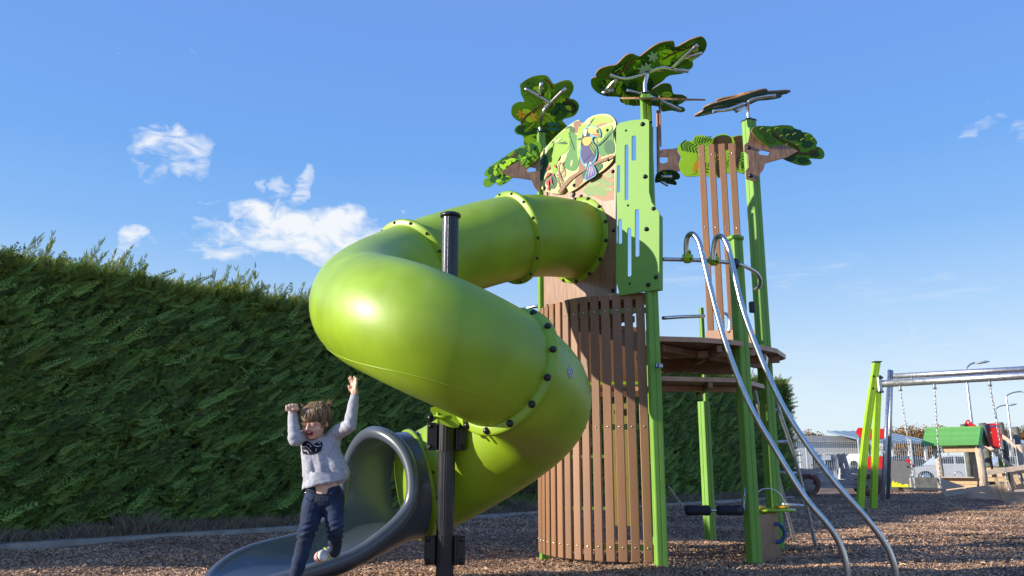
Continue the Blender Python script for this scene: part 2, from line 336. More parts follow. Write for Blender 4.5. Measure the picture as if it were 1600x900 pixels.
def scatter(name, pts, rots, scl, var, srcs, kind='stuff', parent=None):
    me = bpy.data.meshes.new(name); me.from_pydata([tuple(p) for p in pts], [], [])
    for nm, dt, arr in (('rot', 'FLOAT_VECTOR', rots), ('scl', 'FLOAT_VECTOR', scl)):
        a = me.attributes.new(nm, dt, 'POINT'); a.data.foreach_set('vector', np.asarray(arr, dtype=np.float32).ravel())
    a = me.attributes.new('var', 'INT', 'POINT'); a.data.foreach_set('value', np.asarray(var, dtype=np.int32))
    o = link(name, me, Matrix.Identity(4) if parent is None else WM[parent.name].copy(), parent, kind=kind)
    if parent is not None:
        off = WM[parent.name].translation; co_ = np.asarray([tuple(p) for p in pts], dtype=np.float32)-np.array(off, dtype=np.float32); me.vertices.foreach_set('co', co_.ravel())
    gt = bpy.data.node_groups.new(name, 'GeometryNodeTree'); gt.interface.new_socket('Geometry', in_out='INPUT', socket_type='NodeSocketGeometry'); gt.interface.new_socket('Geometry', in_out='OUTPUT', socket_type='NodeSocketGeometry')
    gi = gt.nodes.new('NodeGroupInput'); go = gt.nodes.new('NodeGroupOutput'); jn = gt.nodes.new('GeometryNodeJoinGeometry'); l = gt.links.new
    def na(nm, dt): n = gt.nodes.new('GeometryNodeInputNamedAttribute'); n.data_type = dt; n.inputs[0].default_value = nm; return n.outputs['Attribute']
    for k, s in enumerate(srcs):
        ip = gt.nodes.new('GeometryNodeInstanceOnPoints'); l(gi.outputs[0], ip.inputs['Points']); oi = gt.nodes.new('GeometryNodeObjectInfo'); oi.inputs[0].default_value = s; oi.transform_space = 'ORIGINAL'
        l(oi.outputs['Geometry'], ip.inputs['Instance']); l(na('rot', 'FLOAT_VECTOR'), ip.inputs['Rotation']); l(na('scl', 'FLOAT_VECTOR'), ip.inputs['Scale'])
        cp = gt.nodes.new('FunctionNodeCompare'); cp.data_type = 'INT'; cp.operation = 'EQUAL'; l(na('var', 'INT'), cp.inputs[2]); cp.inputs[3].default_value = k
        l(cp.outputs[0], ip.inputs['Selection']); l(ip.outputs[0], jn.inputs[0])
    l(jn.outputs[0], go.inputs[0]); md = o.modifiers.new('scatter', 'NODES'); md.node_group = gt; return o
pts = []; rots = []; scl = []; rr = random.Random(3)
hd = Vector((14.13, 15.76, 0)).normalized(); hn = Vector((hd.y, -hd.x, 0)); hb = Vector((-5.73, 9.64, 0))
# chips over the play area, densest near the camera
for _ in range(230000):
    d = 6.2*math.exp(rr.random()**1.0*math.log(32/6.2)); 
    x = rr.uniform(-.68, .68)*d; y = d
    if (Vector((x, y, 0))-hb).dot(hn) < .75: continue
    s = .021*(1+.28*(d/8))*rr.uniform(.6, 1.5)
    if rr.random() < .03: s *= 1.7
    pts.append((x, y, gh(x, y)+.004+rr.random()*.008)); rots.append((rr.gauss(0, .45), rr.gauss(0, .45), rr.uniform(0, 6.3))); scl.append((s, s*rr.uniform(.6, 1.2), s))
chs = [chip(k) for k in range(3)]
ch_root = thing('mulch_chips', 'loose brown wood chips covering the playground floor', 'mulch', (0, 6.4, 0)); ch_root['kind'] = 'stuff'
srcs = []
for k, c in enumerate(chs):
    o = link('chip', c.mesh('chip', CHIP), Matrix.Translation((.3*k-.3, 6.4, .01)) @ Matrix.Scale(.03, 4), ch_root)
    o.scale = (1, 1, 1); o.data.transform(Matrix.Scale(.03, 4)); srcs.append(o); o['kind'] = 'stuff'
scl = [tuple(q/.03 for q in s_) for s_ in scl]
scatter('loose_chips', pts, rots, scl, [rr.randrange(3) for _ in pts], srcs, parent=ch_root)
# concrete edging along the hedge
CONC = mat('concrete', (.33, .30, .255), .9, var=.25, vscale=5, bump=.4, bscale=50)
k = MB(); c0 = hb+hn*.55; n = 60; e = []
for i in range(n+1):
    a = -6+26*i/n; q = c0+hd*a; e.append(q)
vs = []
for q in e:
    w = .03*noise.noise(q*.8)
    vs += [q+hn*(.02+w)+Vector((0, 0, -.1)), q+hn*(.0+w)+Vector((0, 0, .075+w*.3)), q-hn*.16+Vector((0, 0, .08)), q-hn*.2+Vector((0, 0, -.1))]
vs = [v+Vector((0, 0, -.035)) if v.z > 0 else v for v in vs]
k.add(vs, [(i*4+j, i*4+j+1, i*4+j+5, i*4+j+4) for i in range(n) for j in range(3)])
k.build('kerb', CONC, kind='structure')
# ------------------------------------------------------------------ hedge
HL = (hb-Vector((8.4, 25.4, 0))).length; HH = 3.22
FOL = mat('hedge_foliage', (.17, .31, .06), .6, var=.4, vscale=3, col2=(.34, .50, .11), trans=.30, rnd=.80, spec=.3)
FOLT = mat('hedge_sunlit_foliage', (.26, .36, .06), .6, var=.3, vscale=3, col2=(.42, .46, .09), trans=.55, rnd=.25, spec=.25)  # sunlight on the hedge top put into a lighter, yellower leaf colour
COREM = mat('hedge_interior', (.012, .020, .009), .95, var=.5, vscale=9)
BARK = mat('bark', (.10, .065, .045), .9, var=.3, vscale=12, bump=.5)
DEAD = mat('dry_twig', (.13, .075, .055), .85, var=.3, rnd=.3)
hedge = thing('hedge', 'tall dark green clipped conifer hedge along the left side', 'hedge', hb+hd*(HL/2)-hn*.8)
def hz(a): return HH+.10*noise.noise(Vector((a*.5, 2, 0)))+.05*noise.noise(Vector((a*1.7, 7, 0)))
def face_off(a, z): return .12*noise.noise(Vector((a*.7, z*.9, 4)))+.10*noise.noise(Vector((a*2.6-z*1.2, z*3.2, 9)))+.05*noise.noise(Vector((a*6-z*3, z*8, 19)))
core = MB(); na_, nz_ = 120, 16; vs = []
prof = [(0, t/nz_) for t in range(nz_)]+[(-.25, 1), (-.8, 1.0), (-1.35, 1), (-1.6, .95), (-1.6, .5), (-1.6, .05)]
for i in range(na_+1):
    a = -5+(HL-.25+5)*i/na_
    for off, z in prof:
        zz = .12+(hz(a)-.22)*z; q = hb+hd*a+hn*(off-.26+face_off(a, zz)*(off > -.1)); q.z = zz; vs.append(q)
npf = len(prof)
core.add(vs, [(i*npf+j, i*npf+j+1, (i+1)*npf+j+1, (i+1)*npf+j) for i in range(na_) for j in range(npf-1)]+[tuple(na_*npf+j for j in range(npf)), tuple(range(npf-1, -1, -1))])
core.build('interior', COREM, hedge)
def sprig(k, pairs=8, thin=False, mats=None):
    rr = random.Random(k*7+1); m = MB()
    def kite(b, d, l, w, up):
        sd = d.cross(up).normalized()*w; m.add([b, b+d*l*.35+sd, b+d*l, b+d*l*.35-sd], [(0, 1, 2, 3)])
    L_ = 1.0; curve = rr.uniform(-.12, .12)
    st = lambda t: Vector((t*L_, curve*t*t, -.12*t*t*rr.uniform(.9, 1.1)))
    m.tube([st(t) for t in (0, .5, 1)], [.012, .009, .004], 3, caps=False)
    for i in range(pairs):
        t = .08+.86*i/(pairs-1); ln = (.235 if not thin else .24)*(1-.70*t)+.045
        for sg in (-1, 1):
            ang = sg*R(rr.uniform(30, 46)); d = Vector((math.cos(ang), math.sin(ang), rr.uniform(-.25, .15))).normalized()
            up = Vector((rr.uniform(-.3, .3), rr.uniform(-.3, .3), 1)); b = st(t)
            kite(b, d, ln, .017, up)
            for j in range(2 if t < .75 else 1):
                for s2 in (-1, 1):
                    a2 = ang+s2*R(36); d2 = Vector((math.cos(a2), math.sin(a2), rr.uniform(-.3, .2))).normalized(); kite(b+d*ln*(.3+.3*j), d2, ln*.40*(1-.25*j), .013, up)
    kite(st(.93), Vector((1, 0, -.1)).normalized(), .14, .024, Vector((0, 0, 1)))
    return m
SL = .20
sps = []
for k in range(3):
    m = sprig(k); m.v = [tuple(c*SL for c in v) for v in m.v]; q = hb+hd*(6+k)+hn*.05; q.z = 1.4
    sps.append(link('sprig', m.mesh('sprig', FOL), Matrix.Translation(q), hedge))
for k in range(2):
    m = sprig(10+k, 12, True); m.v = [tuple(c*SL for c in v) for v in m.v]; q = hb+hd*(7+k)-hn*.4; q.z = HH
    sps.append(link('top_sprig', m.mesh('top_sprig', FOLT), Matrix.Translation(q) @ Matrix.Rotation(-1.4, 4, 'Y'), hedge))
m = sprig(21, 6, True); m.v = [tuple(c*SL for c in v) for v in m.v]; q = hb+hd*6.4+hn*.06; q.z = 1.1
sps.append(link('dead_sprig', m.mesh('dead_sprig', DEAD), Matrix.Translation(q), hedge))
up = Vector((0, 0, 1))
def eul(d, nrm):
    x = d.normalized(); z = nrm-x*nrm.dot(x)
    if z.length < 1e-4: z = x.orthogonal()
    z.normalize(); y = z.cross(x); return Matrix((x, y, z)).transposed().to_euler()
pts = []; rots = []; scl = []; var = []; rr = random.Random(5)
def put(p, d, nrm, s, v):
    e_ = eul(d, nrm); pts.append(tuple(p)); rots.append((e_.x, e_.y, e_.z)); scl.append((s, s, s)); var.append(v)
for _ in range(170000):
    # denser where the hedge is nearer
    a = -2.5+(HL+2.5)*(rr.random()**1.35); z = .07+rr.random()**.95*(hz(a)-.04)
    w = noise.noise(Vector((a*1.3, z*1.6, 20)))
    w2 = noise.noise(Vector((a*4.2-z*2.4, z*5.5+a*1.2, 41)))
    if (w < -.33 and rr.random() < .45) or (w2 < -.16 and rr.random() < .72): continue
    patch = noise.noise(Vector((a*.9, z*1.1, 33)))
    q = hb+hd*a+hn*(face_off(a, z)-.26+.27*rr.random()); q.z = z
    d = hd*rr.gauss(.62, .55)+up*rr.gauss(.50, .42)+hn*rr.uniform(.05, .7)
    if rr.random() < .15: d += hn*.7
    s = rr.uniform(.38, .88)*(1+.25*(a > 9)); v = rr.randrange(3)
    if rr.random() < .07: s *= rr.uniform(1.6, 2.6); q += hn*.06; d = hd*rr.gauss(.8, .2)+up*rr.gauss(.6, .2)+hn*.25
    if (patch > .36 and z < 2.2 and rr.random() < .6) or rr.random() < .012: v = 5
    if v != 5 and rr.random() < .04+1.3*max(0, z-HH+.42): v = 3+rr.randrange(2)  # sunlit leaf colour chosen more often towards the top
    put(q, d, hn+up*.4+Vector((rr.uniform(-.6, .6), rr.uniform(-.6, .6), 0)), s, v)
for _ in range(16000):   # top
    a = -2.5+(HL+2.5)*rr.random()**1.2; q = hb+hd*a-hn*rr.uniform(-.12, 1.5); q.z = hz(a)-.12+.1*rr.random()
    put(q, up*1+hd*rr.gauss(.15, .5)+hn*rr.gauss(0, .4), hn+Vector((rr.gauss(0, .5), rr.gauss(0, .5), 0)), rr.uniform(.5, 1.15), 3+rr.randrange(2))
for _ in range(420):    # taller shoots standing above the top, in groups
    a = HL*rr.random()**1.2; g_ = noise.noise(Vector((a*.8, 55, 1)))
    if g_ < -.15 and rr.random() < .7: continue
    base = hb+hd*a-hn*rr.uniform(0, .6); base.z = hz(a)-.05; lean = Vector((rr.gauss(.12, .22), rr.gauss(0, .2), 1)).normalized(); h_ = rr.uniform(.1, .42)*(1+.5*(g_ > .2))
    for j in range(int(5+h_*16)):
        t = rr.random(); d = lean+Vector((rr.gauss(0, .5), rr.gauss(0, .5), rr.gauss(.1, .2)))*(1.0-.5*t)
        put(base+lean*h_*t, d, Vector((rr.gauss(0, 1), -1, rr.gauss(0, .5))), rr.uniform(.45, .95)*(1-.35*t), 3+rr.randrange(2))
for _ in range(75):    # single long shoots
    a = rr.choice((rr.uniform(-.2, 1.2), rr.uniform(1.2, 3.0), rr.uniform(3.5, 8.5), rr.uniform(3.8, 6.5), rr.uniform(0, HL))); base = hb+hd*a-hn*rr.uniform(0, .5); base.z = hz(a)-.05
    lean = Vector((rr.gauss(.25, .25), rr.gauss(0, .2), 1)).normalized(); h_ = rr.uniform(.25, .52); n_ = int(h_*46)
    for j in range(n_):
        t = (j+rr.random())/n_; sd_ = 1 if j % 2 else -1; d = lean*.9+Vector((sd_*rr.uniform(.35, .8), rr.gauss(0, .3), 0))*(1-.6*t)
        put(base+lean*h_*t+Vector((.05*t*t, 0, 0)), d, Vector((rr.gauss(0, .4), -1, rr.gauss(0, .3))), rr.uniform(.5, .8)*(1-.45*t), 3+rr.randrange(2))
for _ in range(5200):   # right-hand end of the hedge
    z = .25+rr.random()*(hz(HL)-.1); w = rr.uniform(-1.7, .1); q = hb+hd*(HL-.2+.2*rr.random()+.25*noise.noise(Vector((w, z, 3))))+hn*w; q.z = z
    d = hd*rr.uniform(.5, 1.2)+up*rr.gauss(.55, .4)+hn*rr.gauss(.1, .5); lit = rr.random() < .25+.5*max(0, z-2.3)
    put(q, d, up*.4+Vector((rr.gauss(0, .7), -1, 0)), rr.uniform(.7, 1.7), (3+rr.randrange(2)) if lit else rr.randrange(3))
scatter('foliage', pts, rots, scl, var, sps, parent=hedge)
for a in np.arange(-1.5, HL, .85):
    q = hb+hd*(a+rr.uniform(-.1, .1))-hn*rr.uniform(.5, .75); m = MB().tube([q+Vector((0, 0, -.1)), q+Vector((rr.uniform(-.05, .05), 0, .6)), q+Vector((0, 0, 2.2))], [.07, .06, .03], 8); m.build('trunk', BARK, hedge)
# dry grass at the foot of the hedge
DRY = mat('dry_grass', (.58, .47, .32), .85, var=.3, trans=.4, rnd=.3, vscale=2, col2=(.38, .30, .21))
m = MB(); rr = random.Random(9)
for _ in range(20000):
    a = -2.5+rr.random()**1.3*(HL+3); clump = noise.noise(Vector((a*1.8, 1, 8)))
    q = hb+hd*a+hn*rr.uniform(-.05, .46); q.z = gh(q.x, q.y)*0-.01; h_ = rr.uniform(.05, .25)*(1+.8*clump); w = rr.uniform(.004, .009)*(1+a*.03)
    ln = Vector((rr.gauss(0, .35), rr.gauss(0, .35), 1)); s_ = Vector((rr.gauss(0, 1), rr.gauss(0, 1), 0)).normalized()*w
    m.add([q-s_, q+s_, q+ln*h_*.6+s_*.7, q+ln*h_+Vector((ln.x*h_*.4, ln.y*h_*.4, 0)), q+ln*h_*.6-s_*.7], [(0, 1, 2, 3, 4)])
tag(m.build('dry_grass', DRY), 'dry greyish grass tufts along the foot of the hedge', 'grass', kind='stuff')
m = MB()
LEAFY = mat('fallen_leaf', (.55, .27, .05), .7, var=.4, vscale=3, rnd=.3)
for _ in range(90):
    d = rr.uniform(7, 26); x = rr.uniform(-.62, .62)*d
    if (Vector((x, d, 0))-hb).dot(hn) < .3: continue
    z = gh(x, d)+.025; a = rr.uniform(0, 6.28); s_ = rr.uniform(.02, .035)*(1+d*.03); c_, n_ = math.cos(a)*s_, math.sin(a)*s_
    m.add([(x-c_, d-n_, z), (x+n_*.6, d-c_*.6, z+.01), (x+c_, d+n_, z+.008), (x-n_*.6, d+c_*.6, z+.014)], [(0, 1, 2, 3)])
tag(m.build('fallen_leaves', LEAFY), 'orange and yellow fallen leaves scattered on the wood chips', 'leaves', kind='stuff')
# ------------------------------------------------------------------ tube slide
CW = [(900, 375, 7.72), (803, 370, 7.28), (640, 420, 6.85), (566, 472, 5.85), (648, 511, 4.97), (787, 578, 5.15), (836, 642, 5.9), (690, 743, 6.42), (635, 762, 6.35)]
cp = [P(*c) for c in CW]
E5 = Vector((-.73, 6.38, .71)); EXD = Vector((-.81, -.586, 0)).normalized()
FA = Vector((.33, 8.30, 0)); FN = Vector((-.763, -.647, 0)).normalized(); cp[0] = PL(901, 375, FA, FN)
cp[-1] = E5
ctrl = [cp[0]-FN*.7]+cp+[E5+EXD*.6]
def spline(ctrl, k):
    out = []
    for i in range(1, len(ctrl)-2):
        a, b, c, d = ctrl[i-1], ctrl[i], ctrl[i+1], ctrl[i+2]
        # centripetal Catmull-Rom
        t0 = 0; t1 = t0+(b-a).length**.5; t2 = t1+(c-b).length**.5; t3 = t2+(d-c).length**.5
        for j in range(k):
            t = t1+(t2-t1)*j/k
            A1 = a*((t1-t)/(t1-t0))+b*((t-t0)/(t1-t0)); A2 = b*((t2-t)/(t2-t1))+c*((t-t1)/(t2-t1)); A3 = c*((t3-t)/(t3-t2))+d*((t-t2)/(t3-t2))
            B1 = A1*((t2-t)/(t2-t0))+A2*((t-t0)/(t2-t0)); B2 = A2*((t3-t)/(t3-t1))+A3*((t-t1)/(t3-t1))
            out.append(B1*((t2-t)/(t2-t1))+B2*((t-t1)/(t2-t1)))
    out.append(ctrl[-2]); return out
KS = 10
cl_ = spline(ctrl, KS)
for _ in range(3):   # even out the bends
    q = cl_[:]
    for i in range(2, len(cl_)-2): q[i] = (cl_[i-2]+cl_[i-1]*2+cl_[i]*3+cl_[i+1]*2+cl_[i+2])/9
    cl_ = q
TR = .385
slide = thing('tube_slide', 'lime green spiral tube slide ending in a grey open chute', 'slide', (-.45, 5.9, 0))
def hollow(pts, r, t, seg=48):
    m = MB(); m.tube(pts, r, seg, caps=False); n1 = len(m.v)
    m.tube(pts, [q-t for q in (r if isinstance(r, list) else [r]*len(pts))], seg, caps=False)
    k = len(m.f)//2; m.f[k:] = [f[::-1] for f in m.f[k:]]
    nl = (len(pts)-1)*seg
    for i in range(seg):
        j = (i+1) % seg; m.f.append((i, j, n1+j, n1+i)); m.f.append((nl+i, n1+nl+i, n1+nl+j, nl+j)); m.mi += [0, 0]; m.sm += [False]*2
    return m
ring_idx = [0, KS, 2*KS, 5*KS, 8*KS]
def tang(i): return (cl_[min(i+1, len(cl_)-1)]-cl_[max(i-1, 0)]).normalized()
for a, b in ((0, 1), (1, 2), (2, 3), (3, 4)):
    i0, i1 = ring_idx[a], ring_idx[b]; pp = cl_[i0:i1+1]
    sec = hollow(smooth(pp, 3, False), TR, .012).build('tube_section', TUBE, slide)
for n_, i in enumerate(ring_idx):
    c, t = cl_[i], tang(i)
    if i == 0: t = Vector((-.763, -.647, 0)).normalized()
    m = MB(); q = Vector((0, 0, 1)).rotation_difference(t)
    w = .016 if i else .012; ro = (TR+.045 if n_ < 4 else TR+.034) if i else TR+.05
    m.lathe(c, [(TR-.004, -w*2.2), (TR+.012, -w*2), (ro-.012, -w*1.05), (ro, -w*.7), (ro, w*.7), (ro-.012, w*1.05), (TR+.012, w*2), (TR-.004, w*2.2)], 64, t)
    fl = m.build('flange', TUBE, slide)
    x = t.orthogonal().normalized(); x = Vector((0, 0, 1)).cross(t).normalized(); y = t.cross(x); nb = 14
    for k in range(nb):
        a = 2*math.pi*(k+.5)/nb; rad = x*math.cos(a)+y*math.sin(a)
        br = .017 if n_ in (0, 3) else .011
        if n_ in (0,): bolt(c+rad*(TR+.036)+t*.012, t, br, fl)
        elif n_ == 3: bolt(c+rad*(TR+.022)-t*.024, (-t+rad*.5), br*1.1, fl)
        else: bolt(c+rad*(TR+.026)+t*(.022 if n_ in (1, 2) else -.02), (t if n_ in (1, 2) else -t)+rad*.6, br, fl)
for i0, i1, ph_ in ((2*KS+1, 5*KS-1, -48), (5*KS+1, 8*KS-1, 28), (1, KS-1, 35), (KS+1, 2*KS-1, -30)):   # raised mould seams
    q = []
    for i in range(i0, i1+1):
        t = tang(i); s_ = t.cross(Vector((0, 0, 1))).normalized(); u_ = s_.cross(t); q.append(cl_[i]+(s_*math.cos(R(ph_))+u_*math.sin(R(ph_)))*(TR-.0005))
    MB().tube(smooth(q, 3, False), .0032, 6).build('mould_seam', TUBE, slide)

# grey exit chute
def cpath(s):
    q = E5+EXD*s; d1 = (cl_[-1]-cl_[-4]).normalized()
    t = max(0, min(1, s/.75)); z = .71-TR; zf = z*(1-t*t*(3-2*t))+.10*t*t*(3-2*t)   # floor height
    return Vector((q.x, q.y, 0)), zf
side = Vector((EXD.y, -EXD.x, 0))*-1   # towards the camera
if side.y > 0: side = -side
EDG = R(50)
def smax(th):
    a = abs(th); near = th > 0
    if a > R(108): top = .36 if not near else .36-.10*(math.sin(min(1, (math.pi-a)/R(72))*math.pi/2))**2; return top
    if a > EDG:
        t = (a-EDG)/(R(108)-EDG); base = .36 if not near else .26; end = 1.06
        return base+(end-base)*(1-t)**6
    return 1.06+.42*max(0, math.cos(a/EDG*math.pi/2))**.8
_tab = [smax(R(-180+k)) for k in range(360)]
_ker = [math.exp(-(j/9)**2/2) for j in range(-26, 27)]
_sm = [sum(_tab[(k+j) % 360]*w for j, w in zip(range(-26, 27), _ker))/sum(_ker) for k in range(360)]
def smax(th):
    x = (math.degrees(th)+180) % 360; k = int(x) % 360; t = x-int(x); return _sm[k]*(1-t)+_sm[(k+1) % 360]*t
NT, NS = 120, 30
def cpoint(th, s, grow=0):
    q, zf = cpath(s); r_ = TR+.012+.050*(lambda q: q*q*(3-2*q))(min(1, s/.55))-grow
    fl_ = min(1, max(0, (s-.3)/.8)); zz = zf+(TR+.0+.03*fl_)-math.cos(th)*r_*(1-.0*fl_)
    if fl_ > 0: 
        hh = (1-math.cos(th)); pass
        pass
    f2 = min(1, s/.6); f2 = f2*f2*(3-2*f2); zz = zf+(TR*(1-f2)+(r_+grow)*f2)-math.cos(th)*r_*(1-.08*fl_*(1-math.cos(th))/2)
    w_ = math.sin(th)*r_*(1+.20*fl_); return q+side*w_+Vector((0, 0, zz-w_*.12*fl_))
m = MB()
for layer, gr_ in ((0, 0), (1, .012)):
    vs = [cpoint(-math.pi+2*math.pi*i/NT, smax(-math.pi+2*math.pi*i/NT)*j/NS, gr_) for j in range(NS+1) for i in range(NT)]
    fs = [(j*NT+i, j*NT+(i+1) % NT, (j+1)*NT+(i+1) % NT, (j+1)*NT+i) for j in range(NS) for i in range(NT)]
    if layer: fs = [f[::-1] for f in fs]
    m.add(vs, fs, 0, True)
chute = m.build('exit_chute', GREY, slide)
rim = [cpoint(-math.pi+2*math.pi*i/NT, smax(-math.pi+2*math.pi*i/NT), .006) for i in range(NT)]
cen = sum(rim, Vector())/len(rim)
rr_ = []
for i in range(NT):
    th = -math.pi+2*math.pi*i/NT; rr_.append(.047)
out_ = [p+(cpoint(-math.pi+2*math.pi*i/NT, smax(-math.pi+2*math.pi*i/NT), -.03)-cpoint(-math.pi+2*math.pi*i/NT, smax(-math.pi+2*math.pi*i/NT), 0)) for i, p in enumerate(rim)]
MB().tube(out_, rr_, 14, closed=True).build('rim', GREY, chute)
MB().tube([Vector((-1.75, 5.63, -.1)), Vector((-1.75, 5.63, .14))], .05, 12).build('foot', BLACK, slide)
# support pole in the middle of the spiral
px_, py_ = -.455, 5.86
def fluted(x, y, z0, z1, r, n=24):
    m = MB(); seg = n*3; vs = []
    for z in (z0, z1):
        for k in range(seg):
            a = 2*math.pi*k/seg; q = r*(1-.028*(k % 3 == 0)); vs.append((x+q*math.cos(a), y+q*math.sin(a), z))
    m.add(vs, [(k, (k+1) % seg, seg+(k+1) % seg, seg+k) for k in range(seg)]+[tuple(range(seg, 2*seg))], 0, False); return m
PR = .060
pole = fluted(px_, py_, -.15, 2.66, PR).build('support_pole', BLKPOST, slide)
MB().lathe((px_, py_, 2.655), [(PR+.006, -.012), (PR+.016, -.006), (PR+.016, .014), (PR*.9, .024), (.0001, .03)], 28).build('cap', BLACK, pole)
for z, h_ in ((1.05, .20), (.29, .20)):
    cb = fluted(px_, py_, z-h_/2, z+h_/2, PR+.008, 18)
    for sx_ in (-1, 1):
        cb.box((px_+sx_*.10, py_-.02, z), (.075, .014, h_*.95), bev=.006)
        cb.box((px_+sx_*.072, py_-.02, z), (.012, .05, h_*.9))
    cbo = cb.build('clamp_bracket', BLACK, slide)
    for sx_ in (-1, 1):
        for dz in (-.07, .07): bolt((px_+sx_*.112, py_-.028, z+dz), (0, -1, 0), .013, cbo)
m = MB().slab(smooth([P(672, 640, 5.7), P(684, 636, 5.7), P(712, 650, 5.7), P(716, 668, 5.7), P(690, 662, 5.7)], 3), P(690, 650, 5.7), (0, -1, 0), .02)
m.tube([P(676, 652, 5.62), P(706, 652, 5.62)], .012, 8); m.tube([P(684, 662, 5.66), P(684, 630, 5.75)], .010, 8)
lug = m.build('lug', LIME, slide); bolt(P(673, 653, 5.6), (-.6, -1, 0), .02, lug)
# round sticker on the lower bend
i = 6*KS+2
st_dir = (Vector((0, 0, CH))-cl_[i]).normalized()
# ------------------------------------------------------------------ play tower
tower = thing('play_tower', 'tall green and brown jungle play tower with leaf shaped roofs and slatted walls', 'play tower', (1.5, 8.3, 0))
def post(x, y, z0, z1, w=.115, rot=0, parent=tower, cap=True, m=POST, name='post'):
    h_ = w/2; b = .012; g_ = .004; gd = .005; pr_ = []
    for k in range(4):
        for (u, v) in ((-h_+b, -h_), (-g_*1.6, -h_), (-g_, -h_+gd), (g_, -h_+gd), (g_*1.6, -h_), (h_-b, -h_), (h_-b*.3, -h_+b*.3)):
            a = k*math.pi/2+rot; pr_.append((x+u*math.cos(a)-v*math.sin(a), y+u*math.sin(a)+v*math.cos(a)))
    n = len(pr_); mb = MB().add([(a, b_, z0) for a, b_ in pr_]+[(a, b_, z1) for a, b_ in pr_], [(i, (i+1) % n, n+(i+1) % n, n+i) for i in range(n)]+[tuple(range(n, 2*n))])
    o = mb.build(name, m, parent)
    if cap: MB().box((x, y, z1+.008), (w+.008, w+.008, .02), Matrix.Rotation(rot, 3, 'Z'), bev=.004).build('cap', BLACK, o)
    return o
post(.315, 8.36, -.1, 4.36, .085, R(10))           # A left rear
post(1.255, 7.27, -.1, 3.99, .10, R(6))           # B front
post(1.285, 7.38, 3.2, 4.34, .095, R(2))
post(2.15, 7.68, -.1, 2.99, .108, R(20), cap=False)
MB().lathe((2.15, 7.68, 2.985), [(.078, -.01), (.084, 0), (.084, .02), (.06, .035), (.0001, .04)], 20).build('cap', POST, tower)
post(2.72, 8.86, -.1, 4.72, .12, R(30))
post(2.27, 9.85, -.1, 1.60, .105, R(35), cap=False)
post(1.50, 8.90, -.1, 2.3, .07, R(20), cap=False)
post(2.32, 9.95, 1.6, 2.75, .05, R(20), cap=False)
CC = Vector((1.23, 8.32, 0)); CR = .955
def arc_band(cc, r0, r1, z0, z1, a0, a1, n=28):
    m = MB(); vs = []
    for i in range(n+1):
        a = R(a0+(a1-a0)*i/n); c_, s_ = math.cos(a), math.sin(a)
        vs += [(cc[0]+r*c_, cc[1]+r*s_, z) for r, z in ((r0, z0), (r1, z0), (r1, z1), (r0, z1))]
    return m.add(vs, [(i*4+j, i*4+(j+1) % 4, i*4+4+(j+1) % 4, i*4+4+j) for i in range(n) for j in range(4)]+[(3, 2, 1, 0), (n*4, n*4+1, n*4+2, n*4+3)])
SW, ST_ = .077, .030
smb = MB().box((0, 0, 0), (SW, ST_, 1), bev=.004)
ZT = 2.385
slat_me = {}
rails_z = (.165, 1.19, 2.235)
for zz in rails_z:
    arc_band(CC, CR-.034, CR-.012, zz-.025, zz+.025, 176, 272).build('rail', POST, tower)
def slat(x, y, z0, z1, ang, zs, tilt=0):
    key = round(z1-z0, 3)
    if key not in slat_me: slat_me[key] = MB().box((0, 0, 0), (SW, ST_, z1-z0), bev=.0045).mesh('slat', SLAT)
    mw = Matrix.Translation((x, y, (z0+z1)/2)) @ Matrix.Rotation(ang, 4, 'Z')
    o = link('slat', slat_me[key], mw, tower); nrm = Vector((math.sin(ang), -math.cos(ang), 0))
    for zz in zs: bolt(Vector((x, y, zz))+nrm*ST_/2, nrm, .009, o, SCREW, 'screw')
    return o
for k in range(16):
    th = R(266-6.35*k); p_ = CC+Vector((math.cos(th), math.sin(th), 0))*(CR+.004)
    slat(p_.x, p_.y, .045, ZT, th+math.pi/2, rails_z)
# deck of the closed part (its edge shows above the slats)
def disc(cc, r, z0, z1, n=40, a0=0, a1=360):
    m = MB(); m.lathe((cc[0], cc[1], z0), [(r-.02, 0), (r, .004), (r, z1-z0-.004), (r-.02, z1-z0)], n); return m
MB().slab([CC+Vector(((CR-.04)*math.cos(a), (CR-.04)*math.sin(a), ZT+.02)) for a in np.linspace(R(95), R(274), 30)], CC+Vector((0, 0, ZT+.02)), (0, 0, 1), .05).build('deck', DECK, tower)
arc_band(CC, CR-.038, CR-.005, ZT-.045, ZT+.01, 176, 272).build('deck_rim', DECKR, tower)
for y in (7.7, 8.3, 8.9): MB().bar((.5, y, ZT-.07), (1.25, y, ZT-.07), .05, .06).build('joist', DECK, tower)
# facade plane through posts A and B
def fp(px, py, off=0): return PL(px, py, FA+FN*off, FN)
ring0 = cl_[0]; u_ = Vector((0, 0, 1)).cross(FN).normalized()
rc = ring0-FN*((ring0-FA).dot(FN))
hole = [rc+(u_*math.cos(a)+Vector((0, 0, 1))*math.sin(a))*(TR-.02) for a in np.linspace(0, 2*math.pi, 36, endpoint=False)]
bp = MB().slab([fp(849, 232), fp(962, 205), fp(962, 492), fp(850, 512)], FA, FN, .015, holes=[hole[::-1]], mis=1)
panel = bp.build('wood_panel', [WOODP, EDGE], tower)
for x, y in ((896, 306), (958, 268), (959, 360), (958, 454), (936, 467), (872, 476), (856, 478)): bolt(fp(x, y, 0), FN, .016, panel)
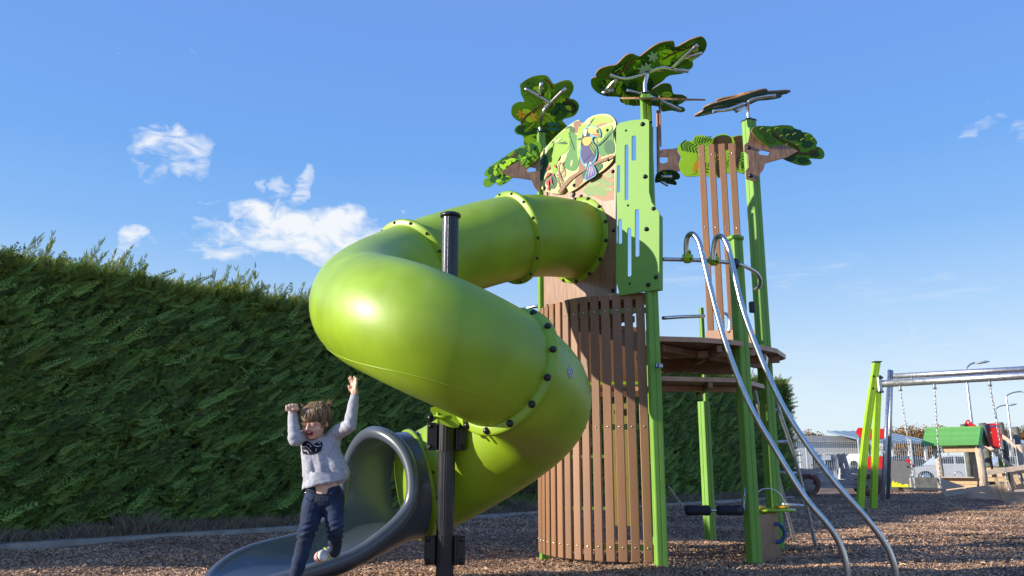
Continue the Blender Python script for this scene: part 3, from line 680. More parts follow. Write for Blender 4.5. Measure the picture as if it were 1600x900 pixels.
# washed-out leaf print on the brown board
def crop(s, ox, oy): return lambda pts: [(ox+x*s, oy+y*s) for x, y in pts]
c4 = crop(.3443, 840, 170)
PALE = [flat('print_pale_green', 150, 178, 110), flat('print_pale_leaf', 170, 190, 125), flat('print_pale_pink', 200, 152, 122), flat('print_teal', 110, 170, 150)]
prints = [([(200, 372), (262, 330), (345, 268), (347, 412), (300, 420), (262, 402), (230, 390)], 2), ([(205, 372), (240, 335), (262, 352), (300, 345), (325, 378), (300, 398), (262, 390), (230, 398)], 0),
          ([(215, 350), (275, 318), (300, 330), (270, 350), (240, 352)], 1), ([(262, 330), (300, 310), (322, 335), (345, 330), (345, 350), (310, 352), (292, 338)], 0), ([(300, 356), (345, 362), (345, 374), (318, 372)], 1), ([(296, 300), (335, 290), (345, 300), (345, 312), (322, 316)], 1)]
m = MB()
for i, (pl, c_) in enumerate(prints): m.slab([fp(x, y) for x, y in c4(pl)], FA, FN, .0008, off=.0012*(i+1)*.6, mi=c_)
m.build('leaf_print', PALE, panel)
# toucan board
TO = .030; c1 = crop(.15556, 830, 170)
def tp(pts, sm=0, off=TO):
    q = [fp(x, y, off) for x, y in c1(pts)]; return smooth(q, sm) if sm else q
out1 = [(480, 112), (520, 145), (560, 105), (620, 70), (700, 52), (770, 55), (820, 85), (848, 130), (850, 180), (830, 215), (828, 260), (845, 330), (850, 420), (835, 490), (790, 555), (720, 620), (640, 670), (560, 720), (470, 790), (400, 832), (375, 830), (362, 800), (345, 790), (335, 815), (310, 848), (250, 852), (160, 835), (110, 810), (85, 770), (80, 720), (68, 670), (50, 640), (52, 590), (62, 520), (95, 450), (150, 385), (230, 295), (310, 220), (380, 165), (440, 125)]
hol1 = [(215, 430), (240, 418), (275, 425), (298, 455), (298, 495), (280, 525), (255, 528), (235, 510), (232, 475), (218, 455)]
tb = MB().slab(tp(out1, 2), FA, FN, .022, holes=[tp(hol1[::-1], 3)], off=TO, mis=1)
TCOL = dict(cream=flat('print_cream', 228, 236, 160), yg=flat('print_yellow_green', 160, 206, 70), lg=flat('print_light_green', 184, 220, 92), mg=flat('print_mid_green', 92, 160, 84), dg=flat('print_dark_green', 50, 112, 66),
            br=flat('print_brown', 168, 124, 98), bk=flat('print_black', 38, 42, 52), cy=flat('print_cyan', 92, 196, 226), nv=flat('print_navy', 72, 74, 138), ye=flat('print_yellow', 246, 200, 96), by=flat('print_beak_yellow', 222, 232, 120), og=flat('print_orange', 240, 120, 70), rd=flat('print_red', 226, 66, 84), wh=flat('print_white', 246, 246, 226), pu=flat('print_purple', 106, 82, 160), rw=flat('print_rose', 214, 142, 120))
toucan = tb.build('toucan_board', [TCOL['cream'], EDGE], tower)
for x, y in ((770, 216), (780, 510), (432, 768), (128, 555), (136, 797)): q = c1([(x, y)])[0]; bolt(fp(q[0], q[1], TO), FN, .016, toucan)
for x, y in ((432, 858), (504, 880), (560, 920)): q = c1([(x, y)])[0]; bolt(fp(q[0], q[1], 0), FN, .016, panel)
keys = list(TCOL); m = MB(); lay = 0
def pr_(col, pts, sm=2):
    global lay; lay += 1
    m.slab(tp(pts, sm), FA, FN, .0004, off=TO+.0006+.00035*lay, mi=keys.index(col))
def line(col, pts, w=5):
    q = smooth([Vector((x, y, 0)) for x, y in pts], 3, False); a = []; b = []
    for i in range(len(q)):
        t = (q[min(i+1, len(q)-1)]-q[max(i-1, 0)]).normalized(); n_ = Vector((-t.y, t.x, 0))*w/2*(1 if 0 < i < len(q)-1 else .4); a.append(q[i]+n_); b.append(q[i]-n_)
    pr_(col, [(v.x, v.y) for v in a+b[::-1]], 0)
pr_('br', [(425, 140), (480, 118), (508, 148), (490, 200), (470, 240), (425, 245), (412, 215), (432, 190)])
pr_('br', [(470, 485), (525, 470), (545, 600), (520, 735), (470, 785), (430, 800), (445, 700), (480, 600)], 0)
pr_('rw', [(660, 480), (700, 470), (705, 590), (680, 620), (660, 560)]); pr_('rw', [(735, 380), (762, 370), (785, 455), (765, 470), (742, 440)]); pr_('rw', [(640, 165), (745, 140), (755, 152), (660, 185)])
pr_('dg', [(75, 520), (115, 462), (165, 478), (168, 560), (150, 650), (115, 725), (90, 700), (92, 600), (72, 570)])
pr_('dg', [(140, 690), (200, 640), (262, 700), (250, 790), (205, 805), (160, 770)])
pr_('dg', [(345, 200), (400, 170), (440, 205), (425, 245), (395, 240)])
pr_('yg', [(165, 400), (235, 300), (320, 228), (388, 195), (380, 300), (392, 360), (350, 440), (300, 470), (258, 560), (268, 610), (228, 660), (200, 600), (168, 520)])
pr_('mg', [(392, 240), (440, 250), (500, 330), (495, 470), (462, 600), (405, 625), (352, 600), (322, 560), (372, 440), (395, 360)])
pr_('lg', [(480, 190), (560, 145), (605, 98), (700, 70), (790, 92), (820, 130), (760, 142), (700, 150), (620, 200), (520, 260), (505, 400), (480, 520), (466, 470), (460, 330)])
pr_('mg', [(700, 250), (800, 155), (826, 230), (832, 330), (838, 430), (760, 460), (700, 480), (676, 400), (672, 330)])
pr_('dg', [(740, 350), (800, 310), (835, 360), (836, 440), (770, 452), (740, 410)]); pr_('lg', [(690, 215), (800, 160), (815, 200), (760, 250), (700, 330), (672, 330)])
pr_('dg', [(640, 600), (655, 560), (690, 545), (720, 560), (710, 600), (660, 640)]); pr_('dg', [(515, 610), (560, 590), (590, 640), (555, 690), (520, 700)])
for a in ([(335, 530), (365, 440)], [(405, 580), (415, 515)], [(90, 620), (125, 560)], [(130, 720), (165, 640)], [(560, 165), (600, 120)], [(480, 420), (500, 350)], [(255, 340), (300, 300)]): line('cream', a, 18)
for a in ([(210, 345), (235, 335), (205, 440)], [(275, 350), (350, 330)], [(380, 240), (440, 420)], [(640, 90), (560, 200)], [(100, 640), (160, 480)]): line('dg', a, 7)
line('dg', [(290, 345), (365, 345)], 20); line('dg', [(470, 310), (530, 300)], 18); line('wh', [(560, 120), (600, 140), (575, 170)], 8); line('wh', [(240, 350), (270, 320), (310, 305)], 8); line('wh', [(530, 330), (520, 370)], 8)
line('dg', [(650, 240), (668, 365), (710, 350), (820, 230)], 7); line('bk', [(670, 365), (705, 355), (775, 290)], 5)
pr_('br', [(270, 840), (320, 770), (390, 690), (470, 640), (560, 588), (640, 543), (740, 498), (830, 466), (826, 500), (720, 537), (620, 582), (500, 652), (420, 712), (350, 790), (312, 840)])
for a in ([(300, 780), (270, 700), (320, 620), (325, 560), (290, 545), (280, 620), (300, 700), (285, 790)], [(320, 700), (345, 640), (320, 560), (345, 540)], [(250, 665), (290, 670), (330, 740)], [(275, 610), (310, 700), (310, 780)]): line('br', a, 9)
for a in ([(200, 660), (150, 690)], ): line('rd', a, 9)
for pl in ([(192, 562), (158, 622), (195, 604)], [(250, 560), (264, 602), (234, 578)], [(182, 640), (202, 655), (148, 702)], [(208, 680), (226, 775), (196, 730)], [(186, 708), (152, 745), (182, 775), (165, 820), (192, 818)], [(228, 640), (245, 690), (225, 670)]): pr_('rd', pl, 0)
pr_('cy', [(540, 212), (590, 178), (650, 178), (697, 203), (714, 262), (702, 292), (642, 285), (628, 322), (664, 380), (676, 450), (659, 522), (602, 565), (550, 584), (511, 522), (496, 440), (506, 360), (520, 290)])
pr_('bk', [(530, 250), (546, 222), (578, 195), (600, 215), (610, 330), (650, 375), (666, 450), (645, 500), (600, 420), (560, 385), (515, 430), (506, 400), (514, 340)])
pr_('nv', [(530, 366), (562, 378), (602, 370), (636, 400), (655, 470), (640, 525), (560, 568), (520, 512), (508, 445)])
pr_('bk', [(598, 350), (630, 335), (662, 390), (667, 460), (645, 492), (622, 440), (600, 400)])
for a in ([(610, 350), (655, 430)], [(600, 372), (650, 470)], [(628, 345), (662, 405)], [(515, 370), (512, 430)]): line('yg', a, 9)
pr_('ye', [(535, 302), (570, 288), (622, 290), (618, 335), (588, 372), (548, 372), (528, 338)]); pr_('wh', [(540, 228), (572, 208), (566, 272), (544, 278)]); line('bk', [(550, 240), (556, 255)], 8)
pr_('by', [(585, 192), (640, 184), (690, 208), (704, 255), (640, 258), (590, 248)]); pr_('og', [(610, 258), (650, 254), (704, 262), (696, 288), (650, 272)]); pr_('bk', [(668, 215), (692, 215), (697, 252), (674, 248)])
for x in (605, 625, 645): line('og', [(x, 235), (x+4, 250)], 7)
line('nv', [(540, 540), (625, 450)], 4)
pr_('cy', [(598, 565), (638, 565), (676, 655), (622, 704), (552, 726), (568, 650)]); pr_('pu', [(602, 572), (632, 572), (668, 652), (620, 696), (562, 716), (576, 650)])
for a in ([(608, 580), (590, 690)], [(618, 580), (620, 680)], [(626, 580), (645, 660)]): line('wh', a, 5)
line('wh', [(555, 560), (575, 575), (565, 550)], 8); line('wh', [(600, 545), (620, 560), (615, 535)], 8)
m.build('toucan_print', [TCOL[k] for k in keys], toucan)
# perforated green panel right of the board
GN_ = Vector((-.58, -.81, 0)).normalized(); go_ = fp(962, 320)+GN_*.13
def gp(px, py): return PL(px, py, go_, GN_)
oc = [(963, 197), (968, 192), (985, 188), (1010, 186), (1014, 188), (1014, 300), (1018, 316), (1030, 332), (1030, 452), (1010, 455), (966, 462), (967, 456), (963, 440), (963, 384), (965, 376), (962, 250)]
def slot(x0, y0, x1, y1): return [gp(x0, y0+2), gp(x0+2, y0), gp(x1-1, y0), gp(x1, y0+2), gp(x1, y1-2), gp(x1-2, y1), gp(x0+1, y1), gp(x0, y1-2)]
gpn = MB().slab([gp(*q) for q in oc], go_, GN_, .014, holes=[slot(*q)[::-1] for q in ((987, 212, 994, 251), (976, 226, 982, 313), (964.5, 258, 969, 301), (992, 327, 999, 401), (966, 342, 972, 381), (980, 356, 986.5, 432))])
gpan = gpn.build('perforated_panel', POST, tower)
for x, y, r_ in ((1004, 194, .018), (978, 204, .009), (1008, 276, .018), (981, 321, .009), (1021, 326, .016), (1010, 358, .018), (1025, 433, .016), (1013, 445, .018), (984, 443, .009)): bolt(gp(x, y), GN_, r_, gpan)
MB().slab([gp(*q)+Vector((.0, .03, 0)) for q in ((1006, 191), (1014, 191), (1014, 318), (1029, 334), (1029, 450), (1006, 453))], go_+Vector((.0, .03, 0)), GN_, .10).build('side_panel', POST, tower)
# ------------------------------------------------------------------ leaf shaped roofs
GK = [flat('leaf_print_green', 74, 118, 22, k=1.7), flat('leaf_print_light_green', 134, 176, 40, k=1.7), flat('leaf_print_dark_green', 24, 66, 34, k=1.7), flat('leaf_print_olive', 58, 92, 24, k=1.7), flat('leaf_print_bark', 74, 52, 36, k=1.7), flat('leaf_print_yellow_green', 186, 200, 60, k=1.7), flat('leaf_print_orange', 178, 128, 40, k=1.7), flat('leaf_print_teal', 22, 78, 72, k=1.7), flat('leaf_print_blue_grey_sheen', 120, 140, 150, k=1.7, rough=.2, coat=.6), EDGE]  # blue-grey is lightened to carry the sky's reflection under the right roof
def leafshape(x, y, l, w, ang, notch=5, cut=.45):
    a = R(ang); c_, s_ = math.cos(a), math.sin(a); up_ = []; dn = []
    for i in range(notch*2+1):
        t = i/(notch*2); hw = w*math.sin(math.pi*min(1, t*.93+.07))**.7*(1 if i % 2 == 0 else 1-cut)
        up_.append((t*l, hw)); dn.append((t*l-(.0 if i % 2 == 0 else .02*l), -hw))
    q = up_+[(l*1.06, 0)]+dn[::-1]; return [(x+u*c_-v*s_, y+u*s_+v*c_) for u, v in q]
def canopy(outline, Y, n, prints, label=None, t=.015, k=3, back=0, base=0, name='leaf_roof'):
    n = Vector(n).normalized(); cxm = sum(p_[0] for p_ in outline)/len(outline); cym = sum(p_[1] for p_ in outline)/len(outline)
    o = P(cxm, cym, Y); f_ = lambda q: PL(q[0], q[1], o, n)
    b_ = MB().slab(smooth([f_(q) for q in outline], k), o, n, t, mi=base, mis=9, mib=base).build(name, GK, tower, label=label)
    if prints:
        m_ = MB()
        for i, pq in enumerate(prints):
            c_, pl = pq[0], pq[1]; sm = pq[2] if len(pq) > 2 else 2; w3 = [f_(q) for q in pl]
            m_.slab(smooth(w3, sm) if sm else w3, o, n, .0006, off=.0012+.0007*i, mi=c_)
        m_.build('leaf_print', GK, b_)
    return b_, f_, o, n
def ln(pts, w):
    q = [Vector((x, y, 0)) for x, y in pts]; a = []; b = []
    for i in range(len(q)):
        t = (q[min(i+1, len(q)-1)]-q[max(i-1, 0)]).normalized(); n_ = Vector((-t.y, t.x, 0))*w/2; a.append(q[i]+n_); b.append(q[i]-n_)
    return [(v.x, v.y) for v in a+b[::-1]]
c6 = crop(.21108, 750, 110); rnd_ = random.Random(12)
def inside(pt, poly):
    x, y = pt; r_ = False
    for i in range(len(poly)):
        (x1, y1), (x2, y2) = poly[i-1], poly[i]
        if (y1 > y) != (y2 > y) and x < (x2-x1)*(y-y1)/(y2-y1)+x1: r_ = not r_
    return r_
def jungle(poly, n, s, cols, seed):
    """scatter small printed leaves wholly inside the outline"""
    rq = random.Random(seed); x0, x1 = min(p_[0] for p_ in poly), max(p_[0] for p_ in poly); y0, y1 = min(p_[1] for p_ in poly), max(p_[1] for p_ in poly); out = []; tr = 0
    while len(out) < n and tr < n*40:
        tr += 1; x, y = rq.uniform(x0, x1), rq.uniform(y0, y1); l = s*rq.uniform(.6, 1.4); a = rq.uniform(0, 360)
        lf = leafshape(x, y, l, l*rq.uniform(.22, .34), a, 3, rq.choice((.15, .5)))
        if all(inside(q, poly) for q in lf):
            c_ = rq.choice(cols); out.append((c_, lf, 0))
            out.append((rq.choice(cols), ln([(x+l*.1*math.cos(R(a)), y+l*.1*math.sin(R(a))), (x+l*.9*math.cos(R(a)), y+l*.9*math.sin(R(a)))], s*.05), 0))
    return out
# left rear roof
o1 = c6([(300, 100), (380, 48), (475, 35), (515, 60), (545, 102), (600, 80), (655, 72), (688, 100), (690, 150), (662, 205), (700, 218), (732, 255), (725, 300), (690, 340), (610, 368), (640, 410), (630, 470), (560, 545), (500, 560), (420, 540), (330, 555), (322, 490), (270, 470), (255, 440), (275, 410), (310, 392), (260, 360), (232, 320), (240, 262), (280, 235), (328, 230), (305, 180), (298, 130)])
pr1 = [(3, c6([(560, 110), (640, 85), (680, 110), (675, 160), (640, 190), (560, 150)])), (2, c6([(570, 225), (650, 215), (715, 262), (700, 310), (600, 300), (540, 260)])), (2, c6([(265, 440), (310, 405), (400, 420), (430, 450), (380, 480), (300, 470)])), (1, c6([(330, 495), (420, 470), (430, 530), (340, 540)])), (3, c6([(340, 70), (440, 60), (470, 120), (420, 190), (340, 170), (310, 120)])), (2, c6([(480, 250), (560, 240), (590, 300), (540, 350), (480, 330)]))]
pr1 += jungle(o1, 50, 22, [0, 1, 3, 3, 2, 1], 4)
pr1 += [(4, c6(ln([(310, 385), (350, 330), (440, 270), (480, 240)], 16))), (4, c6(ln([(690, 310), (680, 250), (640, 200)], 14))), (4, c6(ln([(480, 60), (520, 90), (540, 130)], 14)))]
for cx_, cy_ in ((310, 318), (405, 338)):
    for a in range(6): pr1.append((6, c6(leafshape(cx_+6*math.cos(a), cy_+6*math.sin(a), 34, 9, a*60, 1, .1)), 1))
for yy in (388, 425): pr1.append((7, c6([(498, yy), (520, yy-14), (560, yy-8), (590, yy-14), (585, yy), (592, yy+16), (560, yy+8), (520, yy+14)])))
ca, fa, oa, na2 = canopy(o1, 8.25, (-.12, -.80, -.58), pr1, base=0)
def arms(name, paths, r_, parent, seg=8): 
    m_ = MB()
    for q in paths: m_.tube(smooth(q, 3, False), r_, seg)
    return m_.build(name, STEEL, parent)
def fo(f_, px, py, d): q = f_((px, py)); return q+Vector((0, -1, -.5)).normalized()*d
A6 = lambda x, y, d=.05: fo(fa, *c6([(x, y)])[0], d)
pa_top = Vector((.31, 8.36, 4.36))
arms('roof_bracket', [[pa_top, pa_top+Vector((0, 0, .10)), A6(470, 300, .08), A6(515, 245), A6(635, 128)], [A6(332, 132), A6(440, 195), A6(520, 245)], [A6(440, 190), A6(455, 85)]], .021, tower)
# central big roof (front leaf) and the one behind it
c2 = crop(.15552, 910, 50)
o2 = c2([(135, 420), (180, 370), (260, 345), (340, 330), (400, 270), (450, 230), (500, 222), (545, 240), (580, 245), (650, 190), (720, 140), (800, 105), (900, 92), (925, 110), (935, 155), (1000, 125), (1080, 80), (1180, 48), (1230, 70), (1250, 120), (1235, 180), (1190, 235), (1100, 285), (1000, 330), (880, 385), (700, 395), (560, 440), (400, 470), (300, 480), (200, 475), (145, 455)])
pr2 = jungle(o2, 60, 27, [0, 3, 3, 2, 1, 1], 8)+[(4, c2(ln([(360, 390), (440, 330), (500, 240)], 22))), (4, c2(ln([(800, 250), (930, 180), (1100, 120)], 16)))]
for cx_, cy_ in ((700, 225), (600, 350), (640, 330)):
    for a in range(6): pr2.append((8, c2(leafshape(cx_, cy_, 62, 15, a*60+15, 1, .1)), 1))
cb_, fb_, ob_, nb2 = canopy(o2, 7.3, (.10, -.52, -.85), pr2, base=3)
o2b = c2([(85, 480), (120, 458), (200, 452), (300, 440), (500, 430), (700, 400), (860, 385), (1000, 330), (1090, 285), (1112, 320), (1100, 360), (1060, 385), (1000, 420), (870, 440), (800, 500), (740, 540), (640, 620), (560, 740), (420, 720), (375, 690), (375, 655), (240, 645), (150, 610), (95, 550)])
pr2b = jungle(o2b, 60, 22, [0, 1, 3, 2, 2, 1], 3)
cbb, fbb, obb, _ = canopy(o2b, 7.62, (-.05, -.60, -.80), pr2b, base=0)
A2 = lambda x, y, d=.05, f_=fb_: fo(f_, *c2([(x, y)])[0], d)
pb_top = Vector((1.285, 7.38, 4.34))
arms('roof_bracket', [[pb_top, pb_top+Vector((0, 0, .12)), A2(650, 400, .06)], [A2(270, 430), A2(420, 470), A2(620, 420), A2(770, 360), A2(880, 370), A2(1050, 395)], [A2(880, 370), A2(1010, 250), A2(1150, 125)], [A2(1010, 265), A2(1190, 210)], [A2(340, 470), A2(230, 590)], [A2(190, 615, .06, fbb), A2(310, 580, .06, fbb)]], .021, tower)
# rear roof behind the post
o2c = c2([(560, 740), (640, 620), (760, 540), (820, 515), (890, 530), (915, 620), (1000, 630), (1055, 665), (1010, 710), (960, 740), (1020, 760), (1030, 795), (980, 808), (900, 790), (800, 800), (780, 760), (700, 740)])
canopy(o2c, 8.1, (.1, -.75, -.6), jungle(o2c, 22, 13, [0, 1, 2, 2, 3], 6), base=3)
arms('roof_bracket', [[P(1016, 150, 7.9), P(1050, 165, 7.95), P(1064, 172, 7.98)], [P(980, 141, 7.5), P(1000, 146, 7.6), P(1008, 156, 7.7)]], .014, tower)
# leaf seen edge-on
def edge_leaf(c, u, v, L_, W_, seed, base=0, cols=(0, 1, 2, 3), name='leaf_roof', lobes=6):
    rq = random.Random(seed); u = Vector(u).normalized(); v = (Vector(v)-u*Vector(v).dot(u)).normalized(); n_ = u.cross(v)
    if n_.z > 0: n_ = -n_
    ol = []
    for i in range(lobes*8):
        a = 2*math.pi*i/(lobes*8); r_ = 1+.13*math.cos(lobes*a+seed); ol.append(c+u*math.cos(a)*L_*r_+v*math.sin(a)*W_*r_)
    b_ = MB().slab(ol, c, n_, .015, mi=base, mis=9, mib=base).build(name, GK, tower)
    m_ = MB(); loc = [((q-c).dot(u), (q-c).dot(v)) for q in ol]
    for i, pq in enumerate(jungle(loc, 26, L_*.35, list(cols), seed)): m_.slab([c+u*x+v*y for x, y in pq[1]], c, n_, .0006, off=.0012+.0007*i, mi=pq[0])
    m_.build('leaf_print', GK, b_); return b_
edge_leaf(P(1036, 156, 7.2), (1, .12, .03), (0, .93, .42), .36, .24, 2, 1)
MB().slab([P(1031, 150, 7.25), P(1036, 148, 7.25), P(1036, 196, 7.25), P(1029, 230, 7.25), P(1027, 196, 7.25)], P(1031, 150, 7.25), (.9, -.4, 0), .014).build('edge_board', [WOODP], tower)
MB().slab([P(1027, 172, 7.3), P(1033, 172, 7.3), P(1031, 262, 7.3), P(1026, 270, 7.3)], P(1027, 172, 7.3), (.5, -.8, 0), .014).build('edge_board', [EDGE], tower)
# right roof seen from below, nearly edge-on
GLS = flat('roof_underside_grey_green', 120, 150, 150)
edge_leaf(P(1150, 161, 9.0), (1, -.25, .20), (.1, .95, .06), .46, .22, 5, 7, (2, 7, 8, 7), lobes=5)
edge_leaf(P(1178, 152, 9.15), (1, .1, .14), (.0, .95, .12), .42, .20, 9, 7, (8, 2, 7), lobes=5)
pd = Vector((2.72, 8.86, 4.74))
arms('roof_bracket', [[pd, pd+Vector((0, 0, .10)), P(1170, 158, 8.8), P(1185, 152, 8.8), P(1212, 149, 8.8)], [P(1114, 174, 8.7), P(1140, 170, 8.75), P(1166, 160, 8.8)], [P(1150, 174, 8.6), P(1166, 166, 8.7)]], .020, tower)
# small roof low behind the front post
o5 = crop(.175, 1020, 180)([(40, 520), (120, 490), (200, 500), (242, 535), (235, 570), (195, 580), (214, 605), (205, 625), (150, 615), (60, 600), (20, 600)])
canopy(o5, 8.3, (.1, -.55, -.8), jungle(o5, 14, 10, [2, 2, 1], 7), base=2)
arms('roof_bracket', [[P(1033, 276, 8.2), P(1050, 276, 8.2)], [P(1033, 284, 8.2), P(1044, 290, 8.2)]], .016, tower)
# left side leaf with its branch board
o6 = c6([(30, 775), (60, 720), (150, 660), (250, 590), (340, 550), (442, 530), (446, 620), (380, 700), (300, 740), (240, 790), (210, 820), (140, 855), (115, 830), (60, 865), (25, 850), (30, 810), (60, 790)])
pr6 = []
for x, y, l, a in ((60, 760, 90, -28), (75, 820, 90, -30), (150, 700, 100, -30), (140, 800, 80, -20), (250, 640, 100, -32), (330, 590, 90, -20), (110, 740, 60, -50), (200, 760, 60, -15)): pr6.append((2, c6(leafshape(x, y, l*1.1, l*.40, a, 3, .2)), 1))
pr6 += [(4, c6(ln([(100, 760), (180, 690), (270, 610)], 16))), (2, c6(leafshape(280, 700, 120, 30, -35, 4, .4)), 1)]+jungle(o6, 50, 11, [1, 3, 0, 1, 3], 15)
canopy(o6, 8.30, (-.35, -.90, -.25), pr6, base=0, name='side_leaf')
bo = MB().slab([P(x, y, 8.22) for x, y in c6([(160, 745), (230, 700), (330, 650), (400, 590), (446, 560), (446, 700), (440, 905), (400, 860), (380, 810), (300, 795), (235, 790), (190, 770)])], P(800, 260, 8.22), (0, -1, 0), .018,
               holes=[[P(x, y, 8.22) for x, y in c6([(340, 738), (370, 712), (415, 722), (412, 745), (360, 755)][::-1])]], mis=1).build('branch_board', [WOODT, EDGE], tower)
# right side leaf with its branch board
c3 = crop(.175, 1020, 180)
o7 = c3([(885, 130), (920, 100), (1000, 95), (1070, 98), (1150, 88), (1240, 95), (1290, 140), (1380, 155), (1430, 185), (1468, 240), (1460, 275), (1500, 290), (1530, 330), (1530, 370), (1500, 392), (1400, 385), (1418, 420), (1400, 445), (1330, 448), (1250, 425), (1150, 380), (1050, 300), (960, 230), (900, 170)])
pr7 = []
for x, y, l, a in ((940, 110, 130, 35), (1060, 120, 140, 40), (1160, 130, 150, 38), (1250, 130, 160, 45), (1190, 390, 100, -8), (1290, 400, 110, 5), (1330, 270, 110, -10), (1390, 330, 110, 15), (1190, 300, 110, 30), (1000, 200, 110, 20)): pr7.append((2 if x > 1150 else 3, c3(leafshape(x, y, l, l*.32, a, 3, .2)), 1))
for x, y in ((950, 110), (1010, 130), (1080, 110), (1120, 180), (1180, 170), (1240, 160), (1180, 250), (1260, 260), (1310, 210), (1350, 170), (1400, 200)): pr7.append((5, c3(ln([(x, y+20), (x+14, y+4), (x+34, y)], 9)), 0))
pr7 += [(4, c3(ln([(1070, 160), (1150, 225), (1280, 280), (1300, 330)], 18))), (4, c3(ln([(1250, 330), (1380, 345), (1470, 300)], 16)))]
canopy(o7, 8.78, (.25, -.93, -.22), pr7, base=0, name='side_leaf')
bo2 = MB().slab([P(x, y, 8.72) for x, y in c3([(872, 140), (965, 175), (975, 225), (1100, 275), (1170, 260), (1295, 320), (1205, 372), (1005, 428), (985, 490), (910, 590), (835, 565), (832, 490), (858, 465), (850, 345), (818, 320), (818, 265), (852, 240)])], P(1200, 240, 8.72), (0, -1, 0), .018,
               holes=[[P(x, y, 8.72) for x, y in c3([(940, 325), (975, 308), (1045, 325), (1030, 360), (955, 352)][::-1])]], mis=1).build('branch_board', [WOODT, EDGE], tower)
for x, y in c3([(855, 288), (872, 540)]): bolt(P(x, y, 8.72), (0, -1, 0), .02, bo2)
# centre palm board behind the tall slats, and its brown board
o8 = c3([(220, 300), (250, 250), (290, 230), (350, 228), (380, 185), (440, 178), (530, 205), (580, 175), (650, 168), (700, 190), (790, 175), (840, 180), (840, 500), (760, 505), (700, 522), (640, 515), (580, 552), (500, 548), (460, 510), (410, 540), (300, 545), (250, 500), (228, 440), (252, 380)])
pr8 = [(4, c3([(540, 215), (580, 185), (650, 178), (700, 205), (700, 300), (600, 340), (610, 540), (570, 540), (560, 340), (535, 280)])), (4, c3([(720, 195), (830, 190), (830, 300), (780, 340), (760, 500), (740, 400), (740, 260)])), (1, c3([(240, 440), (280, 390), (330, 360), (390, 350), (400, 420), (380, 520), (300, 530), (250, 490)]))]
for (x0, y0), (x1, y1), w in (((250, 260), (430, 320), 70), ((370, 240), (520, 210), 55), ((440, 500), (620, 380), 60), ((700, 330), (700, 510), 50), ((790, 330), (800, 490), 45)):
    d = Vector((x1-x0, y1-y0, 0)); nn_ = Vector((-d.y, d.x, 0)).normalized()
    for i in range(7):
        q = Vector((x0, y0, 0))+d*(i/7); 
        for sg in (-1, 1): e_ = q+nn_*sg*w*(.9-.08*i)*.8+d*.16; pr8.append((2, c3(ln([(q.x, q.y), (e_.x, e_.y)], 9)), 0))
for r_ in (24, 44, 62): pr8.append((2, c3(ln([(610+r_*math.cos(a), 250+r_*.9*math.sin(a)) for a in np.linspace(-2.9, .3, 9)], 6)), 0))
pr8 += [(6, c3([(355, 470), (375, 425), (400, 415), (402, 480), (370, 520), (350, 510)])), (6, c3(ln([(565, 380), (590, 340), (585, 400), (570, 410)], 7)), 0)]
canopy(o8, 9.75, (-.05, -1, -.05), pr8, base=1, name='palm_board')
bo3 = MB().slab([P(x, y, 8.9) for x, y in c3([(50, 325), (80, 305), (180, 300), (225, 290), (218, 325), (250, 370), (230, 440), (245, 495), (190, 505), (140, 480), (50, 525), (40, 500)])], P(1045, 250, 8.9), (0, -1, 0), .018,
               holes=[[P(x, y, 8.9) for x, y in c3([(52, 385), (80, 368), (135, 372), (130, 420), (90, 432), (52, 420)][::-1])]], mis=1).build('branch_board', [WOODT, EDGE], tower)
# tall slats at the back of the open part
for (xa, ya), (xb, yb) in (((1097, 227), (1110, 530)), ((1114, 226), (1125, 530)), ((1131.5, 225), (1141, 530)), ((1148.5, 224), (1156, 530))):
    Yq = 9.55-.28*((xa-1097)/51.5); a_ = P(xa, ya, Yq); b__ = P(xb, yb, Yq); 
    slat((a_.x+b__.x)/2, Yq, b__.z, a_.z, R(-22), (a_.z-.13, a_.z-1.05))
MB().bar(P(1104, 528, 9.55), P(1185, 527, 9.0), .02, .17, mi=0).build('lower_board', SLAT, tower)
# ------------------------------------------------------------------ open decks
DC = Vector((1.98, 8.55, 0)); 
deckp = [Vector(q) for q in ((1.28, 7.30, 0), (1.70, 7.37, 0), (2.02, 7.52, 0), (2.20, 7.66, 0), (2.62, 8.1, 0), (2.85, 8.55, 0), (2.82, 8.95, 0), (2.45, 9.6, 0), (1.6, 9.5, 0), (1.3, 8.6, 0))]
def deck(pl, z, th, over=0):
    m_ = MB().slab([p_+Vector((0, 0, z)) for p_ in pl], Vector((0, 0, z)), (0, 0, 1), th, mi=0, mis=1); return m_.build('deck', [DECK, DECKR], tower)
deck(deckp, 1.985, .045)
for i, (a, b) in enumerate((((1.35, 7.45), (2.75, 8.9)), ((1.35, 8.0), (2.3, 7.75)), ((1.5, 8.6), (2.7, 8.3)), ((1.4, 9.2), (2.6, 9.2)), ((1.9, 7.5), (1.9, 9.4)))):
    MB().bar((a[0], a[1], 1.90), (b[0], b[1], 1.90), .05, .06).build('joist', DECKR if i % 2 else DECK, tower)
stp = [Vector(q) for q in ((1.33, 7.42, 0), (2.1, 7.58, 0), (2.5, 8.2, 0), (2.4, 8.6, 0), (1.5, 8.6, 0))]
deck(stp, 1.64, .04); MB().bar((1.35, 7.85, 1.57), (2.3, 8.0, 1.57), .05, .05).build('joist', DECKR, tower); MB().bar((1.8, 7.5, 1.57), (1.9, 8.5, 1.57), .04, .05).build('joist', DECK, tower)
MB().slab([P(1040, 566, 8.6), P(1050, 566, 8.6), P(1150, 566, 8.6), P(1150, 585, 8.6), P(1098, 585, 8.6), P(1090, 578, 8.6), P(1055, 580, 8.6), P(1040, 578, 8.6)], P(1060, 570, 8.6), (0, -1, 0), .02).build('skirt_board', SLAT, tower)
